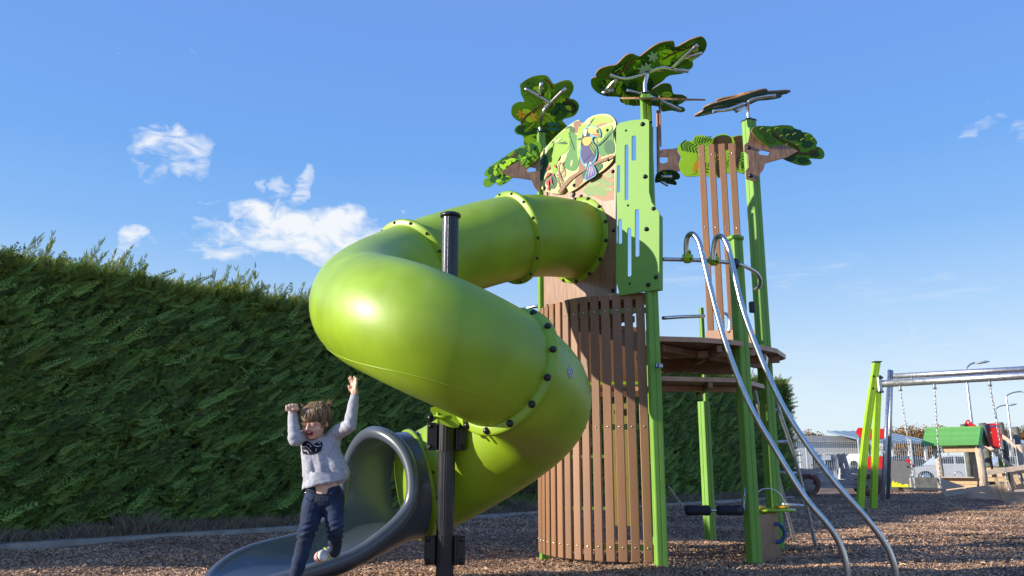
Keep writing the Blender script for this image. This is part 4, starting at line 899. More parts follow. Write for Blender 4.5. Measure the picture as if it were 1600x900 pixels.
MB().tube(smooth([P(1175, 545, 8.2), P(1190, 549, 8.2), P(1197, 558, 8.2), P(1196, 572, 8.2)], 4, False), .02, 10).build('grab_rail', STEEL, tower)
# ------------------------------------------------------------------ steel rails
barp = [P(1034, 405, 7.32), P(1075, 406, 7.36), P(1115, 408, 7.45), P(1150, 412, 7.58), P(1168, 418, 7.75), P(1182, 427, 7.9), P(1188, 438, 8.0), P(1186, 448, 8.1), P(1180, 452, 8.3)]
MB().tube(smooth(barp, 4, False), .019, 12).build('hand_rail', STEEL, tower)
MB().tube(smooth([P(1036, 497, 8.3), P(1065, 495, 8.5), P(1100, 494, 8.8)], 4, False), .019, 12).build('hand_rail', STEEL, tower)
MB().tube(smooth([P(1131, 489, 9.2), P(1137, 492, 9.2), P(1140, 502, 9.2), P(1139, 520, 9.2)], 4, False), .016, 10).build('grab_rail', STEEL, tower)
MB().tube(smooth([P(815, 484, 8.6), P(835, 479, 8.5), P(846, 479, 8.4)], 4, False), .018, 10).build('hand_rail', STEEL, tower)
MB().box(P(1175, 480, 8.55), (.06, .05, .12), bev=.01).build('rail_clamp', BLACK, tower)
MB().lathe(P(1148, 412, 7.56), [(.001, -.02), (.05, -.018), (.055, 0), (.04, .03), (.001, .035)], 16, (.5, -.8, 0)).build('rail_clamp', BLACK, tower)
def crail(pl, Ys):
    n_ = len(pl); q = []
    for i, (x, y) in enumerate(pl): q.append(P(x, y, Ys[i]))
    return q
R1 = [(1328, 915), (1322, 880), (1311, 848), (1292, 818), (1258, 777), (1212, 703), (1170, 630), (1135, 540), (1110, 450), (1098, 400), (1092, 378), (1083, 366), (1075, 369), (1072, 384), (1073, 404)]
R2 = [(1404, 915), (1396, 880), (1382, 848), (1352, 808), (1312, 762), (1265, 700), (1222, 632), (1186, 552), (1160, 480), (1144, 412), (1137, 384), (1128, 370), (1119, 372), (1115, 388), (1114, 408)]
Y1 = [6.66, 6.66, 6.67, 6.68, 6.72, 6.82, 6.92, 7.02, 7.10, 7.14, 7.17, 7.22, 7.28, 7.31, 7.33]
for pl, dy in ((R1, 0), (R2, .06)):
    q = crail(pl, [y+dy*(i > 8) for i, y in enumerate(Y1)]); 
    q = [Vector((q[0].x, q[0].y, -.1))]+q[1:]
    MB().tube(smooth(q, 6, False), .0245, 14).build('climbing_pole', STEEL, tower)
for x, y, Y in ((1074, 401, 7.33), (1115, 405, 7.42)):
    c = P(x, y, Y); m_ = MB().tube([c+Vector((0, 0, -.055)), c+Vector((0, 0, .055))], .034, 14); m_.tube([c+Vector((-.045, 0, -.012)), c+Vector((.045, 0, -.012))], .034, 14)
    cl2 = m_.build('pipe_clamp', LIME, tower)
    for dz in (-.03, .03): bolt(c+Vector((.02, -.032, dz)), (0, -1, 0), .008, cl2)
# ladder behind
a0, a1, b0, b1 = P(1176, 600, 8.9), P(1243, 848, 9.75), P(1214, 612, 9.1), P(1275, 853, 9.45)
l1 = [P(1176, 596, 9.0), P(1186, 640, 9.05), P(1205, 700, 9.2), P(1217, 750, 9.5), G(1243, 848)+Vector((0, 0, -.05))]
l2 = [P(1204, 585, 9.0), P(1217, 640, 9.05), P(1242, 715, 9.2), P(1260, 790, 9.3), G(1275, 853)+Vector((0, 0, -.05))]
MB().tube(smooth(l1, 4, False), .021, 12).build('ladder_rail', GALV, tower); MB().tube(smooth(l2, 4, False), .021, 12).build('ladder_rail', GALV, tower)
for (xa, ya, xb, yb, Y) in ((1186, 641, 1218, 640, 9.05), (1203, 691, 1234, 690, 9.2), (1213, 738, 1249, 740, 9.3), (1222, 788, 1262, 791, 9.4)): MB().tube([P(xa, ya, Y), P(xb, yb, Y)], .019, 10).build('rung', GALV, tower)
# foam rollers on a chain between two posts
c_l, c_r = P(1072, 797, 7.55), P(1162, 798, 7.55)
roll = thing('roller_swing', 'two black foam rollers on a steel bar hung low between the green posts', 'balance bar', (c_l+c_r)/2)
FOAM = mat('black_foam', (.018, .020, .028), .75, var=.2, bump=.3, bscale=90)
MB().tube([c_l, c_r], .012, 10).build('bar', STEEL, roll)
for xa, xb in ((1071, 1110), (1120, 1161)):
    a, b = P(xa, 797.5, 7.55), P(xb, 797.5, 7.55); d = (b-a)
    MB().tube([a, a+d*.03, a+d*.12, a+d*.5, a+d*.88, a+d*.97, b], [.030, .042, .046, .042, .046, .042, .030], 18).build('foam_roller', FOAM, roll)
def chain(a, b, r_=.018, th=.0045, parent=None, lk=.038, m_=STEEL, join=True):
    a, b = Vector(a), Vector(b); d = b-a; n_ = max(2, int(d.length/lk)); d_ = d.normalized(); x = d_.orthogonal().normalized(); y = d_.cross(x); mb = MB()
    for i in range(n_):
        c = a+d*((i+.5)/n_); s_ = x if i % 2 else y; h_ = lk*.68
        mb.tube([c+d_*h_*math.sin(t)+s_*r_*.62*math.cos(t) for t in np.linspace(0, 2*math.pi, 8, endpoint=False)], th, 5, closed=True)
    return mb.build('chain', m_, parent)
chain((1.36, 7.4, .68), P(1071, 797, 7.55), .013, .0035, roll); chain(P(1162, 797, 7.55), (2.1, 7.64, .66), .013, .0035, roll)
# play table by the ladder
tb_c = P(1203, 797, 8.55)
tab = thing('activity_table', 'round lime play table with yellow knobs and a wire arch beside the ladder', 'play table', (tb_c.x, tb_c.y, 0))
MB().lathe(tb_c, [(.24, -.008), (.25, 0), (.25, .008), (.24, .014), (.0001, .014)], 36).build('table_top', LIME, tab)
YEL = mat('yellow_plastic', (.70, .38, .01), .35); BLU = mat('blue_plastic', (.035, .10, .24), .4); BROWNP = mat('brown_board', (.27, .15, .08), .5, var=.15, vscale=12)
for dx, dy in ((-.13, -.06), (.12, .0)): MB().lathe(tb_c+Vector((dx, dy, .014)), [(.06, 0), (.07, .008), (.07, .022), (.05, .03), (.0001, .03)], 20).build('knob', YEL, tab)
MB().tube([tb_c+Vector((.17*math.cos(a)-.005, .02, .02+.19*math.sin(a))) for a in np.linspace(0, math.pi, 16)], .008, 8).build('wire_arch', STEEL, tab)
MB().slab([tb_c+Vector(q) for q in ((-.16, -.14, -.01), (-.02, -.14, -.01), (-.03, -.14, -.06), (-.09, -.14, -.10), (-.11, -.14, -.15), (-.14, -.14, -.08))], tb_c+Vector((0, -.14, 0)), (0, -1, 0), .02).build('bracket', LIME, tab)
bolt(tb_c+Vector((-.09, -.14, -.05)), (0, -1, 0), .022, tab)
MB().slab([Vector(q) for q in (G(1189, 878)-Vector((0, 0, .03)), G(1219, 866)-Vector((0, 0, .03)))]+[Vector((G(1219, 866).x, G(1219, 866).y, tb_c.z-.02)), Vector((G(1189, 878).x, G(1189, 878).y, tb_c.z-.02))], G(1189, 878), Vector((0, 0, 1)).cross(G(1219, 866)-G(1189, 878))*-1, .02).build('leg_board', BROWNP, tab)
rg = P(1214, 833, 8.4); MB().tube([rg+Vector((.075*math.cos(a), .0, .085*math.sin(a))) for a in np.linspace(-2.1, 2.1, 18)], .019, 10).build('ring', BLU, tab)
# small red and black gear toy, plate on the post
gt_ = P(1021, 718, 7.5)
MB().box(P(1021, 735, 7.53), (.045, .02, .42), bev=.006).build('toy_board', BLACK, tower)
gtoy = MB().slab([gt_+Vector((.082*math.cos(a), 0, .082*math.sin(a))) for a in np.linspace(0, 2*math.pi, 24, endpoint=False)], gt_, (0, -1, 0), .02).build('toy_wheel', RED, tower)
for dx, dz in ((-.035, .03), (-.035, -.03), (.02, .035), (-.065, 0)): bolt(gt_+Vector((dx, 0, dz)), (0, -1, 0), .010, gtoy, SCREW)
WHT = mat('white_print', (.7, .7, .72), .5); DBL = mat('dark_blue_print', (.03, .04, .09), .5)
mp_ = MB(); pc = P(1030, 571, 7.16); bn = Vector((math.sin(R(42))*-1, -math.cos(R(42)), 0)); bn = Vector((.669, -.743, 0)); bn = Vector((-.0, -1, 0))
mp_.box(pc, (.072, .006, .042), mi=1); mp_.box(pc+Vector((.014, -.004, -.004)), (.034, .003, .024), mi=0); mp_.box(pc+Vector((-.022, -.004, .0)), (.012, .003, .02), mi=0); mp_.box(pc+Vector((0, -.004, .015)), (.05, .003, .004), mi=0)
mp_.build('maker_plate', [WHT, DBL], tower)
# yellow-green inner board and middle rails seen between the slats
OCH = mat('ochre_board', (.20, .15, .02), .5)
MB().slab([Vector(q) for q in ((.98, 8.9, .25), (1.30, 8.75, .25), (1.30, 8.75, 1.5), (.98, 8.9, 1.5))], Vector((.98, 8.9, .25)), (-.42, -.9, 0), .02).build('inner_board', OCH, tower)
for z in (.42, .95, 1.72): MB().bar((.5, 8.95, z), (1.4, 8.85, z), .04, .03).build('inner_rail', POST if z != 1.72 else LIME, tower)
MB().box((.95, 9.18, 1.99), (.95, .02, .78)).build('gap_backing_board', SLAT, tower)  # added behind the slats so that their upper gaps look dark
MB().bar((.45, 8.7, 1.62), (1.4, 8.4, 1.62), .05, .04).build('inner_rail', DECKR, tower)
# sticker on the slide
from mathutils.bvhtree import BVHTree
def ray_obj(o, px, py):
    inv = WM[o.name].inverted(); bv = BVHTree.FromPolygons([v.co for v in o.data.vertices], [p_.vertices for p_ in o.data.polygons])
    c = Vector((0, 0, CH)); d = (P(px, py, 1)-c).normalized(); h_, n_, i_, ds = bv.ray_cast(inv @ c, d)
    return (WM[o.name] @ h_, n_) if h_ is not None else None
best = None
for o in slide.children:
    if o.name.startswith('tube_section'):
        h_ = ray_obj(o, 891, 582)
        if h_ and (best is None or h_[0].y < best[0].y): best = h_
if best:
    n_ = best[1] if best[1].y < 0 else -best[1]; mw = frame(best[0]+n_*.002, n_)
    st = MB().lathe((0, 0, 0), [(.034, 0), (.034, .002), (.0001, .002)], 24)
    for a in range(5): st.tube([Vector((.006*math.cos(a*1.26), .006*math.sin(a*1.26), .0025)), Vector((.024*math.cos(a*1.26), .024*math.sin(a*1.26), .0025))], .0028, 5, mi=1)
    st.tube([Vector((.027*math.cos(a), .027*math.sin(a), .002)) for a in np.linspace(0, 6.283, 20, endpoint=False)], .0012, 4, closed=True, mi=1)
    me = st.mesh('sticker', [WHT, mat('print_grey_green', (.12, .22, .2), .5)]); me.transform(Matrix.Diagonal((1, 1.15, 1, 1))); link('sticker', me, mw, slide)
# ------------------------------------------------------------------ swings
def lp(px, py, Y, dy=0): return P(px, py, Y)+Vector((0, dy, 0))
sw1 = thing('swing_stand', 'swing frame with lime green legs, one curved, and a thick galvanised crossbeam', 'swing frame', G(1357, 797), 'swing frames')
LIMEP = mat('lime_post_paint', (.36, .62, .03), .4, var=.06)
def beampost(pts, w, d_, m_, parent, name='leg'):
    q = smooth(pts, 5, False); m = MB(); vs = []
    for i, p_ in enumerate(q):
        for u, v in ((-1, -1), (-.12, -1), (0, -.9), (.12, -1), (1, -1), (1, 1), (-1, 1)): vs.append(p_+Vector((u*w/2, v*d_/2, 0)))
    n_ = len(q); m.add(vs, [(i*7+j, i*7+(j+1) % 7, (i+1)*7+(j+1) % 7, (i+1)*7+j) for i in range(n_-1) for j in range(7)]+[tuple((n_-1)*7+j for j in range(7))]); return m.build(name, m_, parent)
b_ = G(1342.5, 797); beampost([b_+Vector((0, 0, -.1)), P(1348, 730, 17.1), P(1357, 650, 17.0), P(1369.5, 567, 16.9)], .125, .12, LIMEP, sw1)
b_ = G(1372, 797)+Vector((0, .25, 0)); beampost([b_+Vector((0, 0, -.1)), b_.lerp(P(1371.5, 612, 17.3), .5), P(1371.5, 612, 17.3)], .115, .11, LIMEP, sw1)
MB().box(P(1370, 565.5, 16.9), (.15, .15, .02)).build('cap', BLACK, sw1)
BA, BB = P(1374, 600, 16.95), P(1600, 585, 15.35); BB = BA+(BB-BA)*1.9; BB.z = BA.z
MB().tube([BA, BB], .073, 16).build('crossbeam', GALV, sw1)
MB().box(P(1373, 601, 16.93), (.10, .16, .32), bev=.02).build('bracket', GALV, sw1)
for x, y in ((1365, 588), (1364, 607), (1378, 590), (1379, 612), (1375, 588), (1375, 613)): bolt(P(x, y, 16.82), (0, -1, 0), .022, sw1)
e_ = BB; 
for dx in (-.35, .25): MB().tube([e_+Vector((0, 0, .1)), e_+Vector((dx*1.6, dx*1.8, -e_.z-.1))], .06, 12).build('leg', GALV, sw1)
def bm(px, Bs, Be):   # point of the beam seen at px
    best = min(range(401), key=lambda i: abs(800+F*(Bs+(Be-Bs)*i/400).x/((Bs+(Be-Bs)*i/400).y*math.cos(PIT)+((Bs+(Be-Bs)*i/400).z-CH)*math.sin(PIT))-px)); return Bs+(Be-Bs)*best/400
def hanger(c, parent):
    m = MB().box(c+Vector((0, 0, -.10)), (.05, .04, .07), bev=.008); m.tube([c+Vector((-.035, 0, -.15)), c+Vector((.035, 0, -.15))], .018, 8); return m.build('hanger', GALV, parent)
def seat(tops, bots, label):
    a, b = bots; s = thing('hanging_swing', label, 'swing', (a+b)/2, 'swing seats hanging on chains')
    for t, q in zip(tops, bots): hanger(t, s); chain(t+Vector((0, 0, -.16)), q, .022, .007, s, .075, GALV)
    d = (b-a).normalized(); MB().bar(a-d*.06, b+d*.06, .20, .045, bev=.008).build('seat_board', mat('dark_rubber', (.045, .05, .06), .7), s)
seat([bm(1406, BA, BB), bm(1459, BA, BB)], [P(1430.5, 765, 16.62), P(1470, 765, 16.45)], 'flat dark swing seat on two chains left of the small playhouse')
seat([bm(1545, BA, BB), bm(1612, BA, BB)], [P(1577, 770, 15.9), P(1640, 771, 15.6)], 'flat dark swing seat at the right edge in front of the wooden ramp')
sw2 = thing('swing_stand', 'swing frame of bare galvanised tubes standing behind the lime green one', 'swing frame', G(1383, 777), 'swing frames')
t_ = P(1394, 578, 22.4); B2A = P(1396, 588, 22.4); B2B = P(1600, 577, 20.7); B2B = B2A+(B2B-B2A)*1.6; B2B.z = B2A.z
for x, y, rr__ in ((1387, 779, .052), (1378, 783, .05)): q = G(x, y); MB().tube([q+Vector((0, 0, -.1)), t_+Vector((.0 if x > 1380 else -.05, .05, 0))], rr__, 12).build('leg', GALV, sw2)
MB().tube([B2A, B2B], .075, 14).build('crossbeam', GALV, sw2)
for dx in (-.4, .3): MB().tube([B2B, B2B+Vector((dx*1.5, dx*1.8, -B2B.z-.1))], .07, 12).build('leg', GALV, sw2)
for x in (1424, 1583): hanger(bm(x, B2A, B2B), sw2)
# ------------------------------------------------------------------ wooden jeep
JY = 25.7
jeep = thing('wooden_jeep', 'grey weathered wooden play jeep with round wheels beyond the ladder', 'play jeep', (G(1310, 774).x, JY, 0))
def jb(pl, y0, th, name='side_board', m_=OLDWOOD, par=None): return MB().slab([P(x, y, JY)+Vector((0, y0, 0)) for x, y in pl], P(pl[0][0], pl[0][1], JY)+Vector((0, y0, 0)), (0, -1, 0), th).build(name, m_, par or jeep)
for dy in (0, 1.05):
    jb([(1246, 734), (1281, 734), (1281, 741.2), (1246, 741.2)], dy, .05); jb([(1281, 738), (1302, 735), (1300, 731.5), (1290, 731), (1280, 732)], dy+.002, .05)
    jb([(1279, 742), (1302, 736), (1304.5, 749), (1285, 755)], dy, .05); jb([(1283, 749.8), (1340, 749.8), (1340, 757), (1285, 757)], dy+.004, .05); jb([(1284, 757.8), (1356, 757.8), (1356, 763), (1286, 763)], dy+.008, .06)
    jb([(1322, 732), (1343, 732), (1343, 740), (1322, 740)], dy, .05); jb([(1322, 740.8), (1343, 740.8), (1343, 749), (1322, 749)], dy, .05); jb([(1343.8, 734), (1386, 734), (1386, 741), (1343.8, 741)], dy+.003, .05); jb([(1378, 741.8), (1386, 741.8), (1386, 758), (1378, 758)], dy, .05)
def jbox(x0, y0, x1, y1, m_=OLDWOOD, name='plank'):
    a, b = P(x0, y0, JY), P(x1, y1, JY); MB().box(((a.x+b.x)/2, JY+.55, (a.z+b.z)/2), (abs(b.x-a.x), 1.08, abs(b.z-a.z))).build(name, m_, jeep)
jbox(1246, 732, 1262, 733.6); jbox(1262.5, 732.2, 1281, 733.6); jbox(1322, 747, 1343, 749); jbox(1343.5, 732, 1386, 733.5)
[jb([(1314.5, 709), (1320, 708), (1331, 745), (1325, 748)], dy_, .06, 'seat_back') for dy_ in (.02, .92)]; jb([(1315, 711), (1320, 710), (1324, 722), (1319, 724)], .10, .8, 'seat_back'); jb([(1241, 741), (1247, 739), (1247, 757), (1241, 757)], .1, .85, 'bumper')
for cx_ in (1265.5, 1357):
    for dy in (-.09, 1.13):
        c = P(cx_, 758.3, JY)+Vector((0, dy, 0)); c.z = .315
        w = MB().lathe(c, [(.30, 0), (.305, .01), (.305, .05), (.30, .06)], 30, (0, -1, 0)).build('wheel', OLDWOOD, jeep)
        MB().lathe(c+Vector((0, -.06, 0)), [(.20, .001), (.20, .022), (.325, .022), (.325, -.062), (.20, -.062)], 30, (0, -1, 0)).build('tyre', mat('brown_rubber', (.18, .062, .05), .7, var=.15), w)
        for s_ in (-1, 0, 1): MB().box(c+Vector((0, -.066, s_*.125)), (.36 if s_ == 0 else .26, .012, .118), Matrix.Rotation(R(18), 3, 'Y')).build('plank', mat('pale_plank', (.33, .28, .26), .7, var=.2, rnd=.15), w)
# red roofed cabin behind the jeep
cabY = 29.5
cab = thing('play_cabin', 'white play cabin panel with red curved roof behind the lime swing legs', 'play cabin', (P(1350, 760, cabY).x, cabY, 0))
WHITEP = mat('white_plastic_board', (.78, .79, .82), .4)
def cb(pl, y0, th, name, m_, holes=(), sm=0):
    f_ = lambda q: P(q[0], q[1], cabY)+Vector((0, y0, 0)); ol = [f_(q) for q in pl]; ol = smooth(ol, sm) if sm else ol
    return MB().slab(ol, ol[0], (0, -1, 0), th, holes=[[f_(q) for q in h_] for h_ in holes]).build(name, m_, cab)
cb([(1341, 669), (1352, 669), (1352, 671), (1378, 671), (1378, 668), (1383, 668), (1386, 676), (1382, 683), (1376, 686), (1352, 686), (1343, 683), (1338, 676)], -.3, .7, 'roof', RED)
cb([(1311, 760), (1313, 735), (1318, 716), (1330, 709), (1342, 709), (1352, 714), (1354, 735), (1354, 760)], 0, .03, 'side_panel', WHITEP, holes=[[(1335+6.5*math.cos(a), 727+7.5*math.sin(a)) for a in np.linspace(0, 2*math.pi, 16, endpoint=False)][::-1]])
cb([(1355, 714), (1379, 713), (1380, 745), (1355, 745)], -.05, .03, 'front_panel', RED)
for x in (1345, 1380):
    for dy in (0, .7): a = P(x, 690, cabY); MB().bar((a.x, cabY+dy, -.05), (a.x, cabY+dy, P(x, 680, cabY).z), .09, .09).build('post', mat('grey_post', (.12, .15, .14), .5), cab)
# grey spring panel with yellow flames
tY = 31.5
toy = thing('spring_toy', 'grey rocking toy panel with a yellow wavy base and red crest', 'spring toy', (P(1410, 760, tY).x, tY, 0))
def ty(pl, y0, th, name, m_, sm=0):
    ol = [P(x, y, tY)+Vector((0, y0, 0)) for x, y in pl]; ol = smooth(ol, sm) if sm else ol; return MB().slab(ol, ol[0], (0, -1, 0), th).build(name, m_, toy)
GP = mat('grey_board', (.16, .165, .175), .5, var=.1); YL = mat('lemon_yellow_board', (.80, .72, .02), .5)
for dy in (0, .35):
    body = ty([(1391.5, 716.5), (1402, 719.5), (1416, 722), (1422, 728), (1423, 737), (1419, 748), (1418, 760.5), (1395, 760.5), (1393, 740)], dy, .03, 'side_panel', GP)
    ty([(1394.5, 761), (1394.5, 754), (1397, 750.5), (1399, 754.5), (1402, 752.5), (1404, 756), (1407, 754.5), (1410, 758), (1414, 756), (1418.5, 756.5), (1418.5, 761)], dy-.004, .02, 'wavy_base', YL)
ty([(1412, 721), (1418, 717), (1420, 719), (1426, 727), (1429, 726), (1428, 729), (1425, 730), (1424, 738), (1421, 736), (1421, 728), (1417, 722)], .15, .04, 'crest', RED); MB().lathe(P(1417, 729, tY)+Vector((0, -.01, 0)), [(.03, 0), (.03, .02), (.001, .03)], 12, (0, -1, 0)).build('eye', BLACK, toy)
MB().tube([P(1407, 760, tY)+Vector((.09*math.cos(a), .18+.09*math.sin(a), -.0-.012*a)) for a in np.linspace(0, 20, 50)], .018, 6).build('spring', BLACK, toy)
P_ = P
P = lambda px, py, Y: P_(px+9, py, Y)
# ------------------------------------------------------------------ playhouse
hY = 29.0
ph = thing('playhouse', 'small log playhouse with a bright green pitched plank roof', 'playhouse', (P(1495, 766, hY).x, hY, 0))
ROOFG = mat('green_roof_plank', (.13, .38, .09), .6, var=.15, vscale=8, rnd=.08, stretch=(1, 6, 6))
e0, e1 = P(1443.5, 696, hY-.3), P(1526, 694.5, hY-.3); r0, r1 = P(1453, 670.5, hY+.55), P(1531, 667.5, hY+.55)
zE, zR = (e0.z+e1.z)/2, (r0.z+r1.z)/2; xl, xr = (e0.x+.05), e1.x; yf, ym = hY-.3, hY+.55; npl = 7
for sd in (0, 1):
    for i in range(npl):
        t0, t1 = i/npl, (i+1)/npl+.012; ya = (yf+(ym-yf)*t0) if sd == 0 else (2*ym-yf-(ym-yf)*t0); yb = (yf+(ym-yf)*t1) if sd == 0 else (2*ym-yf-(ym-yf)*t1)
        za, zb = zE+(zR-zE)*t0, zE+(zR-zE)*t1; th = .035
        a_, b2_ = Vector(((xl+xr)/2, ya, za-.008)), Vector(((xl+xr)/2, yb, zb+.006))
        d = (b2_-a_); mid = (a_+b2_)/2; ang = math.atan2(d.z, d.y)
        MB().box(mid, (xr-xl+.02*(i % 2), d.length, th), Matrix.Rotation(ang, 3, 'X'), bev=.006).build('roof_plank', ROOFG, ph)
MB().bar((xl, ym, zR+.02), (xr, ym, zR+.02), .07, .05).build('roof_ridge', ROOFG, ph)
for x in (xl+.03, xr+.03):
    MB().bar((x, yf-.02, zE-.03), (x, ym, zR-.01), .03, .10, up=(1, 0, 0)).build('barge_board', mat('dark_green_board', (.02, .10, .05), .6), ph); MB().bar((x, 2*ym-yf+.02, zE-.03), (x, ym, zR-.01), .03, .10, up=(1, 0, 0)).build('barge_board', MC['dark_green_board'], ph)
npk = 9
for i in range(npk):   # gable boards with cut ends
    y0 = yf+.12+(2*(ym-yf)-.24)*i/npk; y1 = y0+(2*(ym-yf)-.24)/npk-.012; ymid = (y0+y1)/2; top = zR-(abs(ymid-ym))/(ym-yf)*(zR-zE)-.05; bot = zE-.10-.04*(i % 2)
    if top-bot > .05: MB().box((xr-.10, ymid, (top+bot)/2), (.03, y1-y0, top-bot)).build('gable_board', OLDWOOD, ph)
for x, y, dy, r_ in ((1460.5, 766, 0, .115), (1472, 760, 1.25, .10), (1519.5, 762, 0, .13), (1536, 762, 1.25, .12)):
    xx = P(x, 720, hY+dy).x; MB().tube([(xx-.0, hY+dy, -.1), (xx+.02, hY+dy, .7), (xx-.03, hY+dy, zE+.02)], [r_*1.08, r_, r_*.92], 14).build('log_post', LOG, ph)
MB().box(((P(1468, 700, hY).x+P(1512, 700, hY).x)/2, hY, P(1490, 702, hY).z), (P(1512, 700, hY).x-P(1465, 700, hY).x, .10, .20), bev=.01).build('beam', PINE, ph)
for i, (x0, x1, y0, y1, Yq) in enumerate(((1464, 1516, 747, 757, hY), (1464, 1516, 757.5, 767, hY), (1476, 1485, 729, 745, hY+1.2), (1485.5, 1498, 729, 745, hY+1.2), (1499, 1514, 729, 737, hY+1.2), (1499, 1514, 737.6, 745, hY+1.2), (1476, 1514, 745.6, 752, hY+1.2), (1529, 1537, 729, 764, hY+.9))):
    a, b = P(x0, y0, Yq), P(x1, y1, Yq); MB().box(((a.x+b.x)/2, Yq, (a.z+b.z)/2), (b.x-a.x, .04, abs(a.z-b.z)), bev=.006).build('wall_plank', PINE, ph)
a, b = P(1463, 746, hY-.1), P(1515, 746, hY-.1); MB().box(((a.x+b.x)/2, hY-.12, a.z), (b.x-a.x, .30, .04), bev=.008).build('counter', OLDWOOD, ph)
MB().tube([P(1480, 744, hY+.3)+Vector((.14*math.cos(t), 0, .15*math.sin(t))) for t in np.linspace(0, math.pi, 12)], .012, 6).build('wire_arch', STEEL, ph)
P = P_
# ------------------------------------------------------------------ slide tower behind the playhouse
kY = 31.0
st = thing('slide_tower', 'red and wood play tower with a beige slide behind the playhouse', 'play tower', (P(1545, 760, kY).x, kY, 0))
def kb(pl, y0, th, name, m_, sm=0, holes=(), par=None):
    f_ = lambda q: P(q[0], q[1], kY)+Vector((0, y0, 0)); ol = [f_(q) for q in pl]; ol = smooth(ol, sm) if sm else ol
    return MB().slab(ol, ol[0], (0, -1, 0), th, holes=[[f_(q) for q in h_] for h_ in holes]).build(name, m_, par or st)
kb([(1539, 700), (1537, 664), (1543, 662), (1552, 661.5), (1558, 663), (1562, 700)], 0, .04, 'red_panel', RED, holes=[[(1547+1.4*math.cos(a), 678+4*math.sin(a)) for a in np.linspace(0, 2*math.pi, 10, endpoint=False)][::-1]])
kb([(1537.5, 665.5), (1558.5, 665), (1558.5, 667), (1537.5, 667.5)], -.03, .02, 'trim_strip', BLU); kb([(1508, 667), (1508, 664.5), (1510, 662), (1512, 657), (1515, 655), (1518, 657), (1521, 662), (1526, 664), (1526, 667)], 0, .05, 'arch_panel', RED, holes=[[(1515+1.5*math.cos(a), 659.5+1.7*math.sin(a)) for a in np.linspace(0, 2*math.pi, 8, endpoint=False)][::-1]])
for x, w, dy, top in ((1535, .13, -.02, 661), (1508, .10, 0, 662), (1562, .10, .9, 668), (1535, .13, 1.2, 661)): a = P(x, top, kY+dy); MB().tube([(a.x+.08, kY+dy, -.1), (a.x, kY+dy, a.z)], w, 12).build('log_post', mat('greenish_log', (.13, .14, .12), .8, var=.3), st)
a, b = P(1508, 700, kY), P(1562, 700, kY); MB().box(((a.x+b.x)/2, kY+.6, a.z), (b.x-a.x, 1.2, .06)).build('platform', OLDWOOD, st)
BEI = mat('beige_slide_plastic', (.50, .36, .27), .4)
c0_, c1_, c2_, c3_ = P(1546, 699, kY-.3), P(1562, 709, kY-.5), P(1580, 724, kY-.7), P(1612, 746, kY-1.0)
pth = smooth([c0_+Vector((-.15, .1, .03)), c0_, c1_, c2_, c3_, c3_+Vector((.5, -.1, -.12))], 5, False)
vs = []; m = MB(); W_ = .55
for q in pth:
    for y, z in ((-.03, .0), (-.03, .16), (0, .18), (.05, .17), (.06, .02), (W_-.06, .02), (W_-.05, .17), (W_, .18), (W_+.03, .16), (W_+.03, 0)): vs.append(q+Vector((.15*y, y*1.0, z)))
m.add(vs, [(i*10+j, i*10+(j+1) % 10, (i+1)*10+(j+1) % 10, (i+1)*10+j) for i in range(len(pth)-1) for j in range(10)], 0, False); m.build('slide', BEI, st)
pth2 = [q+Vector((.62, .5, .28)) for q in pth]; MB().add([v+Vector((.62, .35, .30)) for v in vs], m.f, 0).build('slide', BEI, st)
kb([(1558, 714), (1568, 722), (1582, 731), (1572, 732), (1560, 731)], .3, .04, 'green_panel', mat('grass_green_board', (.12, .35, .02), .5))
kb([(1536, 712), (1548, 710), (1550, 752), (1538, 752)], 1.2, .04, 'blue_panel', BLU)
# ------------------------------------------------------------------ wooden ramp
rY = 21.5
ramp = thing('wooden_ramp', 'pale wooden balance ramp with a slanted handrail at the right edge', 'ramp', (P(1550, 775, rY).x, rY, 0))
def rb(pl, y0, th, name='board', m_=PINE):
    ol = [P(x, y, rY)+Vector((0, y0, 0)) for x, y in pl]; return MB().slab(ol, ol[0], (0, -1, 0), th).build(name, m_, ramp)
PALEW = mat('pale_timber', (.52, .42, .33), .7, var=.18, vscale=9, bump=.2, stretch=(1, 4, 4), rnd=.08)
rb([(1474, 748), (1480, 748), (1516, 761.5), (1480, 767)], .35, .05, m_=PALEW); rb([(1515, 763), (1605, 750), (1605, 764), (1512, 772)], .2, .06, m_=PALEW); rb([(1511, 773), (1605, 765), (1605, 784), (1552, 781), (1505, 776)], .2, .06, m_=PALEW)
rb([(1479, 768.5), (1511, 763.5), (1512, 765), (1517, 766), (1517, 769), (1512, 772), (1484, 776.5)], -.1, .25, 'plank', PALEW)
rb([(1541, 734.5), (1596, 725.5), (1604, 724), (1604, 731.5), (1543, 742.5)], -.15, .09, 'handrail', PALEW)
for q in ([(1550, 741), (1555, 740.5), (1569, 782), (1564, 783)], [(1563, 739.5), (1568, 739), (1577, 768), (1571, 769)], [(1576, 737.5), (1581, 737), (1589, 755), (1583, 757)], [(1588, 735), (1593, 734.5), (1605, 765), (1600, 767)]): rb(q, -.05, .08, 'rail_post', PINE)
rb([(1565, 783), (1605, 777), (1605, 784.5), (1571, 787)], -.25, .12, m_=PALEW); rb([(1578, 765), (1605, 762), (1605, 768), (1578, 771)], -.3, .10, m_=PALEW)
